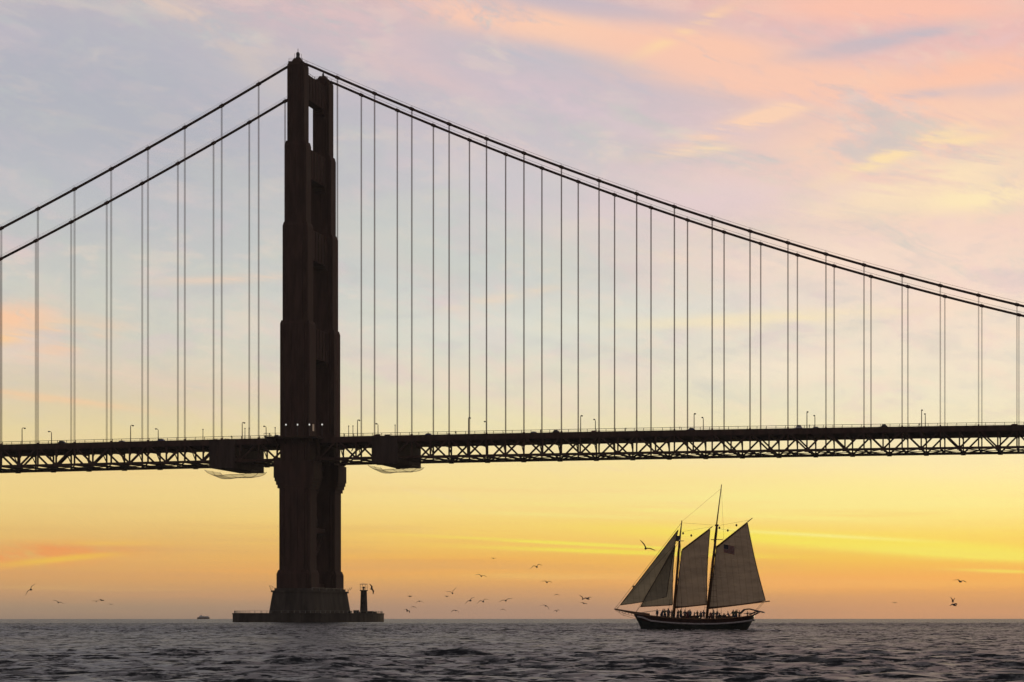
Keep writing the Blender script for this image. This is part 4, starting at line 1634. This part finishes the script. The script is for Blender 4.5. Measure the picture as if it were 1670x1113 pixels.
for k in range(4):
    a = k * math.pi / 4
    q.tube([(Lx(1219), 0.7 * math.cos(a), dz + 1 + 0.7 * math.sin(a)), (Lx(1219), -0.7 * math.cos(a), dz + 1 - 0.7 * math.sin(a))], 0.025, 4)
q.build('steering_wheel', M['wood'], sch)

# broken water along the hull
foam_m = paint('sea_foam', (0.55, 0.55, 0.54), 0.9, 0.2, 6, streak=False)
q = MB()
for k in range(150):
    if k < 45:
        xx, yy = Lx(random.uniform(1045, 1075)), -random.uniform(0.5, 1.9)
    elif k < 105:
        xx, yy = Lx(random.uniform(1212, 1262)), random.uniform(-1.6, 1.2)
    else:
        xx, yy = Lx(random.uniform(1070, 1215)), -random.uniform(2.1, 2.7)
    a, b_ = random.uniform(0.08, 0.34), random.uniform(0.06, 0.2)
    hgt = random.uniform(0.03, 0.12)
    n = 7
    ring = [(xx + a * math.cos(t) * random.uniform(.7, 1.2), yy + b_ * math.sin(t) * random.uniform(.7, 1.2), 0.0) for t in np.linspace(0, 2 * math.pi, n, endpoint=False)]
    q.add(ring + [(xx, yy, hgt + 0.06)], [(i, (i + 1) % n, n) for i in range(n)])
fo = q.build('wake_foam', foam_m, None, True)
fo.location = (ORG.x, ORG.y, 0.0)
fo.rotation_euler = (0, 0, -YAW)
tag(fo, kind='stuff')

# flag in front of the mainsail
fl = empty('flag', (0, 0, 0), 0, label='striped flag with a blue canton hanging in front of the mainsail', cat='flag')
fl.location = sch.matrix_basis @ Vector(P(1181, 888, -0.6))
fl.rotation_euler = (0, 0, -YAW)
W_, H_ = 17.5 / S, 16.0 / S * 0.82
nseg = 10


def fpt(u, v, dy=0.0):
    return (u * W_, 0.07 * math.sin(u * 7 + 1) + dy, -v * H_ - 0.36 * u)


for k in range(13):
    v0, v1 = k / 13, (k + 1) / 13
    u0 = 0.42 if k < 7 else 0.0
    vs, fs = [], []
    for i in range(nseg + 1):
        u = u0 + (1 - u0) * i / nseg
        vs += [fpt(u, v0), fpt(u, v1)]
    for i in range(nseg):
        fs.append((2 * i, 2 * i + 1, 2 * i + 3, 2 * i + 2))
    MB().add(vs, fs).build('stripe', M['flag_red'] if k % 2 == 0 else M['flag_white'], fl)
vs, fs = [], []
for i in range(nseg + 1):
    u = 0.42 * i / nseg
    vs += [fpt(u, 0), fpt(u, 7 / 13)]
for i in range(nseg):
    fs.append((2 * i, 2 * i + 1, 2 * i + 3, 2 * i + 2))
cn = MB().add(vs, fs).build('canton', M['flag_blue'], fl)
q = MB()
for rw in range(9):
    for cl_ in range(6 if rw % 2 == 0 else 5):
        u = 0.42 * ((cl_ + (0.5 if rw % 2 == 0 else 1.0)) / 6)
        v = (7 / 13) * (rw + 0.6) / 9.4
        c0 = Vector(fpt(u, v, -0.012))
        pts = []
        for a in range(10):
            rd = 0.022 if a % 2 == 0 else 0.009
            pts.append((c0.x + rd * math.sin(a * math.pi / 5), c0.y, c0.z + rd * math.cos(a * math.pi / 5)))
        q.add(pts, [tuple(range(10))])
q.build('star', M['flag_white'], cn)

# people aboard: (px of head, row of head, pose)
crowd = [(1074, 993, 0), (1080.5, 998, 1), (1085.5, 996, 4), (1090, 992.5, 5), (1094.5, 994.5, 6), (1099.5, 999.5, 3), (1103.5, 1001.5, 1),
         (1109.5, 995, 0), (1112.5, 994, 4), (1118, 997, 6), (1122.5, 993, 5), (1127.5, 993.5, 0), (1131, 1000.5, 3), (1135.5, 1001, 4),
         (1139, 1003, 3), (1142.5, 995.5, 0), (1146.5, 1000, 1), (1157.5, 1000, 3), (1160.5, 995, 5), (1163.5, 993.5, 2), (1167.5, 999.5, 4),
         (1171.5, 1002, 3), (1179.5, 1006, 3), (1187.5, 1002.5, 1), (1194, 999.5, 6), (1199, 998.5, 0), (1202.5, 997, 4), (1204.5, 993.5, 2)]
crowd += [(1076.5, 1000, 3), (1083, 1001.5, 3), (1092, 1000.5, 6), (1107, 1000, 3), (1115.5, 999.5, 1), (1120.5, 1000, 0), (1125, 999, 6), (1133, 996.5, 0),
          (1144.5, 1001, 3), (1159, 999.5, 3), (1165.5, 998, 0), (1169.5, 1000.5, 1), (1175, 1004, 3), (1184, 1004.5, 3), (1191, 1003, 3), (1197, 1001, 4)]
crowd.sort()
zones = []
words = ['first', 'second', 'third', 'fourth', 'fifth', 'sixth', 'seventh', 'eighth', 'ninth', 'tenth', 'eleventh', 'twelfth', 'thirteenth', 'fourteenth', 'fifteenth', 'sixteenth', 'seventeenth',
         'eighteenth', 'nineteenth', 'twentieth']
poses = ['standing', 'leaning forward', 'with a raised arm', 'sitting', 'holding hands out front', 'standing', 'holding hands out front']
ztop = {0: 1.82, 1: 1.80, 2: 1.84, 3: 1.38, 4: 1.80, 5: 1.82, 6: 1.80}
for i, (px, py, k) in enumerate(crowd):
    nL = sum(1 for c in crowd if c[0] < 1099)
    nM = sum(1 for c in crowd if c[0] < 1152)
    if px < 1099:
        ref, idx = 'from the bow, left of the foremast', i
    elif px < 1152:
        ref, idx = 'right of the foremast, between the masts', i - nL
    else:
        ref, idx = 'right of the mainmast, toward the stern', i - nM
    y = (-1.3, 0.9, -0.4, 1.4, -0.9, 0.3)[i % 6]
    zfoot = Lz(py) - ztop[k]
    zd = Lz(1003 + min(7, max(0, (px - 1040) / 10)) if px < 1110 else 1010.3) - 0.38
    zfoot = max(zd, min(zfoot + random.uniform(-0.35, 0.05), zd + 0.75))
    loc = sch.matrix_basis @ Vector((Lx(px), y, zfoot))
    o = link('person', PM[k], None, loc, (0, 0, random.uniform(-1.2, 1.2) + (math.pi if random.random() < 0.25 else 0)))
    s_k = random.uniform(0.86, 1.05)
    o.scale = (s_k, s_k, s_k)
    tag(o, 'schooner passenger %s, %s person %s' % (poses[k], words[idx], ref), 'person', 'people crowding the schooner deck')


# ------------------------------------------------------------------ gulls
def gull_mesh(up, tip, fold):
    """span 1.35 m, body along Y; wings rise by `up` to the elbow and by `tip` outward"""
    prof = [(0.012, -0.32), (0.035, -0.29), (0.05, -0.22), (0.055, -0.16), (0.075, -0.05), (0.08, 0.04), (0.06, 0.15), (0.035, 0.22), (0.06, 0.30), (0.008, 0.33)]
    vs, fs = [], []
    n = 8
    for r, y in prof:
        for k in range(n):
            a = 2 * math.pi * k / n
            fl_ = 0.25 if y > 0.2 else 1
            vs.append((r * math.cos(a), y, r * math.sin(a) * fl_))
    for i in range(len(prof) - 1):
        for k in range(n):
            fs.append((i * n + k, i * n + (k + 1) % n, (i + 1) * n + (k + 1) % n, (i + 1) * n + k))
    fs += [tuple(range(n - 1, -1, -1)), tuple((len(prof) - 1) * n + k for k in range(n))]
    mb = MB().add(vs, fs)
    for s in (-1, 1):
        vs = []
        stn = [(0.03, 0, 0.30), (0.14, 0.02, 0.30), (0.28, -0.03, 0.27), (0.42, 0.0, 0.22), (0.56, 0.05, 0.15), (0.69, 0.13, 0.05)]
        z = 0.03
        xprev = 0
        xx = 0
        for x, yo, ch in stn:
            ang = up if x <= 0.30 else tip
            dx = (x - xprev)
            xprev = x
            z += dx * math.sin(ang)
            xx += dx * math.cos(ang)
            fo = 1 - fold * (0.4 if s > 0 else 0.0)
            for yy, zt in ((-0.09 * ch / 0.3 + yo - 0.04, 0.02), (yo, 0.02), (ch * 0.62 + yo, 0.0), (yo, -0.008)):
                vs.append((s * xx * fo, yy, z + zt * (ch / 0.2 + 0.2)))
        fs = []
        for i in range(len(stn) - 1):
            for k in range(4):
                a, b_ = i * 4 + k, i * 4 + (k + 1) % 4
                fs.append((a, b_, b_ + 4, a + 4))
        fs.append((0, 1, 2, 3))
        fs.append((20, 23, 22, 21))
        mb.add(vs, fs)
    return mb.mesh('gull', M['gull'], True)


GM = [gull_mesh(*a) for a in ((0.9, 0.35, 0), (0.35, -0.25, 0), (-0.15, -0.75, 0), (1.15, 0.9, 0.3), (0.15, -0.05, 0), (0.55, -0.5, 0.4), (0.5, 0.3, 0))]
birds = [  # px, py, span px, mesh, heading, bank, label
    (1053, 895, 21, 6, 0.3, 0.6, 'largest gull, wings raised in a V, flying left of the schooner sails'),
    (50.5, 962, 12, 1, 0.8, -0.9, 'dark banking gull alone at the far left'),
    (95, 983, 12, 1, 0.4, 0.35, 'faint gull right of and below the far left banking one'),
    (157, 981, 8, 4, 0.3, 0.0, 'gull gliding level, left one of a close pair at lower left'),
    (165.5, 979.5, 5, 1, 1.3, 0.2, 'tiny gull, right one of a close pair at lower left'),
    (181, 986.5, 6, 5, 0.6, 0.1, 'tiny gull just above the horizon right of the close pair'),
    (606, 961, 8, 1, 0.9, 1.2, 'gull wheeling beside the top of the small light tower'),
    (668.5, 973, 5, 4, 1.2, 0.0, 'uppermost tiny gull of the cluster right of the light tower'),
    (684, 981, 11, 2, 0.2, -0.1, 'gull with drooped wings at upper right of the cluster by the light tower'),
    (674.5, 990, 8, 2, 0.4, 0.1, 'gull with drooped wings in the middle of the cluster by the light tower'),
    (664.5, 997, 7, 5, 0.8, 0.5, 'lowest gull of the cluster by the light tower'),
    (738, 968, 15, 0, 0.2, -0.35, 'gull with wings held high in a V, centre left of the flock'),
    (728.5, 973, 4, 4, 1.2, 0.1, 'tiny gull tucked under the left wing of the V-winged gull'),
    (743, 996, 11, 2, 0.1, 0.15, 'low gull near the horizon under the V-winged gull'),
    (767, 980, 11, 1, 0.7, -0.6, 'gull climbing steeply, left one of a pair in mid flock'),
    (788, 981.5, 16, 5, 0.3, -0.35, 'gull with bent outstretched wings, right one of a pair in mid flock'),
    (825, 980, 15, 1, 0.3, -0.25, 'gull with broad spread wings, right of mid flock'),
    (820, 994, 7, 2, 0.3, 0.0, 'gull with wings curled down just below the broad-winged one'),
    (785, 940, 12, 1, 0.5, 0.2, 'faint gull higher up, over mid flock'),
    (805, 911, 5, 4, 0.7, 0.0, 'topmost speck of a gull high above the flock'),
    (875.5, 925, 16, 5, 0.4, -0.3, 'gull high on the right of the flock, one wing trailing down'),
    (892, 950, 11, 1, 0.6, 0.1, 'gull diving leftward midway down on the right of the flock'),
    (908, 970, 7, 2, 0.2, 0.0, 'small gull with arched wings right of the flock'),
    (890, 988.5, 13, 2, 0.2, 0.45, 'gull with long arched wings low on the right of the flock'),
    (908, 997, 8, 5, 0.6, -0.2, 'low gull nearest the horizon on the right of the flock'),
    (950.5, 977.5, 10, 0, 0.5, 0.3, 'left gull of the close pair nearest the schooner bow'),
    (958.5, 977, 9, 1, 0.9, -0.2, 'right gull of the close pair nearest the schooner bow'),
    (952.5, 984.5, 6, 4, 0.8, 0.2, 'small gull just under the close pair nearest the schooner bow'),
    (1459, 983.5, 6, 4, 0.2, 0.0, 'tiny gull low over the horizon right of the schooner'),
    (1566, 949, 15, 1, 0.5, 0.15, 'highest gull at the far right'),
    (1554, 982, 9, 3, 0.6, 0.1, 'upper gull of the overlapping pair at the far right'),
    (1556.5, 987.5, 9, 5, 0.9, -0.1, 'lower gull of the overlapping pair at the far right')]
for px, py, spn, k, hd, bank, lab in birds:
    D = 0.92 * F / spn * max(0.55, abs(math.cos(hd)))
    D = min(D, 620)
    o = link('gull', GM[k], None, at_d(px, py, D), (random.uniform(-0.15, 0.2), bank, hd))
    tag(o, lab, 'gull', 'gulls flying over the water')

# ------------------------------------------------------------------ distant ship near the horizon
DD = 3900.0
pd = at_d(332, 1009.0, DD)
ship = empty('distant_ship', (pd.x, pd.y, -1.2), -YAW, label='tiny hazy ship on the horizon just left of the tower fender', cat='ship')
u = DD / F
q = MB()
q.prism([(-10.5 * u, 0), (-8.5 * u, -2.6), (8.5 * u, -3), (10 * u, -2), (10 * u, 2), (8.5 * u, 3), (-8.5 * u, 2.6)], -1, 2.8 * u)
q.build('hull', M['hull'], ship)
q = MB().box(-7 * u, 8.8 * u, -2, 2, 2.8 * u, 4.6 * u)
q.build('superstructure', M['white'], ship)
MB().box(-5.5 * u, -2.0 * u, -1.6, 1.6, 4.6 * u, 5.8 * u).build('bridge_house', M['white'], ship)
MB().tube([(-4 * u, 0, 5.8 * u), (-4 * u, 0, 7.2 * u)], 0.25, 6).build('mast', M['darkmetal'], ship)

# ------------------------------------------------------------------ haze
HAZE = 3.5e-5
if HAZE > 0:
    hm = bpy.data.materials.new('sea_haze')
    hm.use_nodes = True
    hm.node_tree.nodes.clear()
    hb_ = NB(hm.node_tree)
    ho = hb_.n('ShaderNodeOutputMaterial')
    vol = hb_.n('ShaderNodeVolumePrincipled')
    vol.inputs['Color'].default_value = (0.9, 0.88, 0.86, 1)
    vol.inputs['Density'].default_value = HAZE
    vol.inputs['Anisotropy'].default_value = 0.3
    hb_.link(vol.outputs[0], ho.inputs['Volume'])
    hz = MB().box(CAM.x - 7300, CAM.x + 7300, CAM.y - 7300, CAM.y + 7300, -7, 236).build('haze', hm)
    tag(hz, kind='stuff')
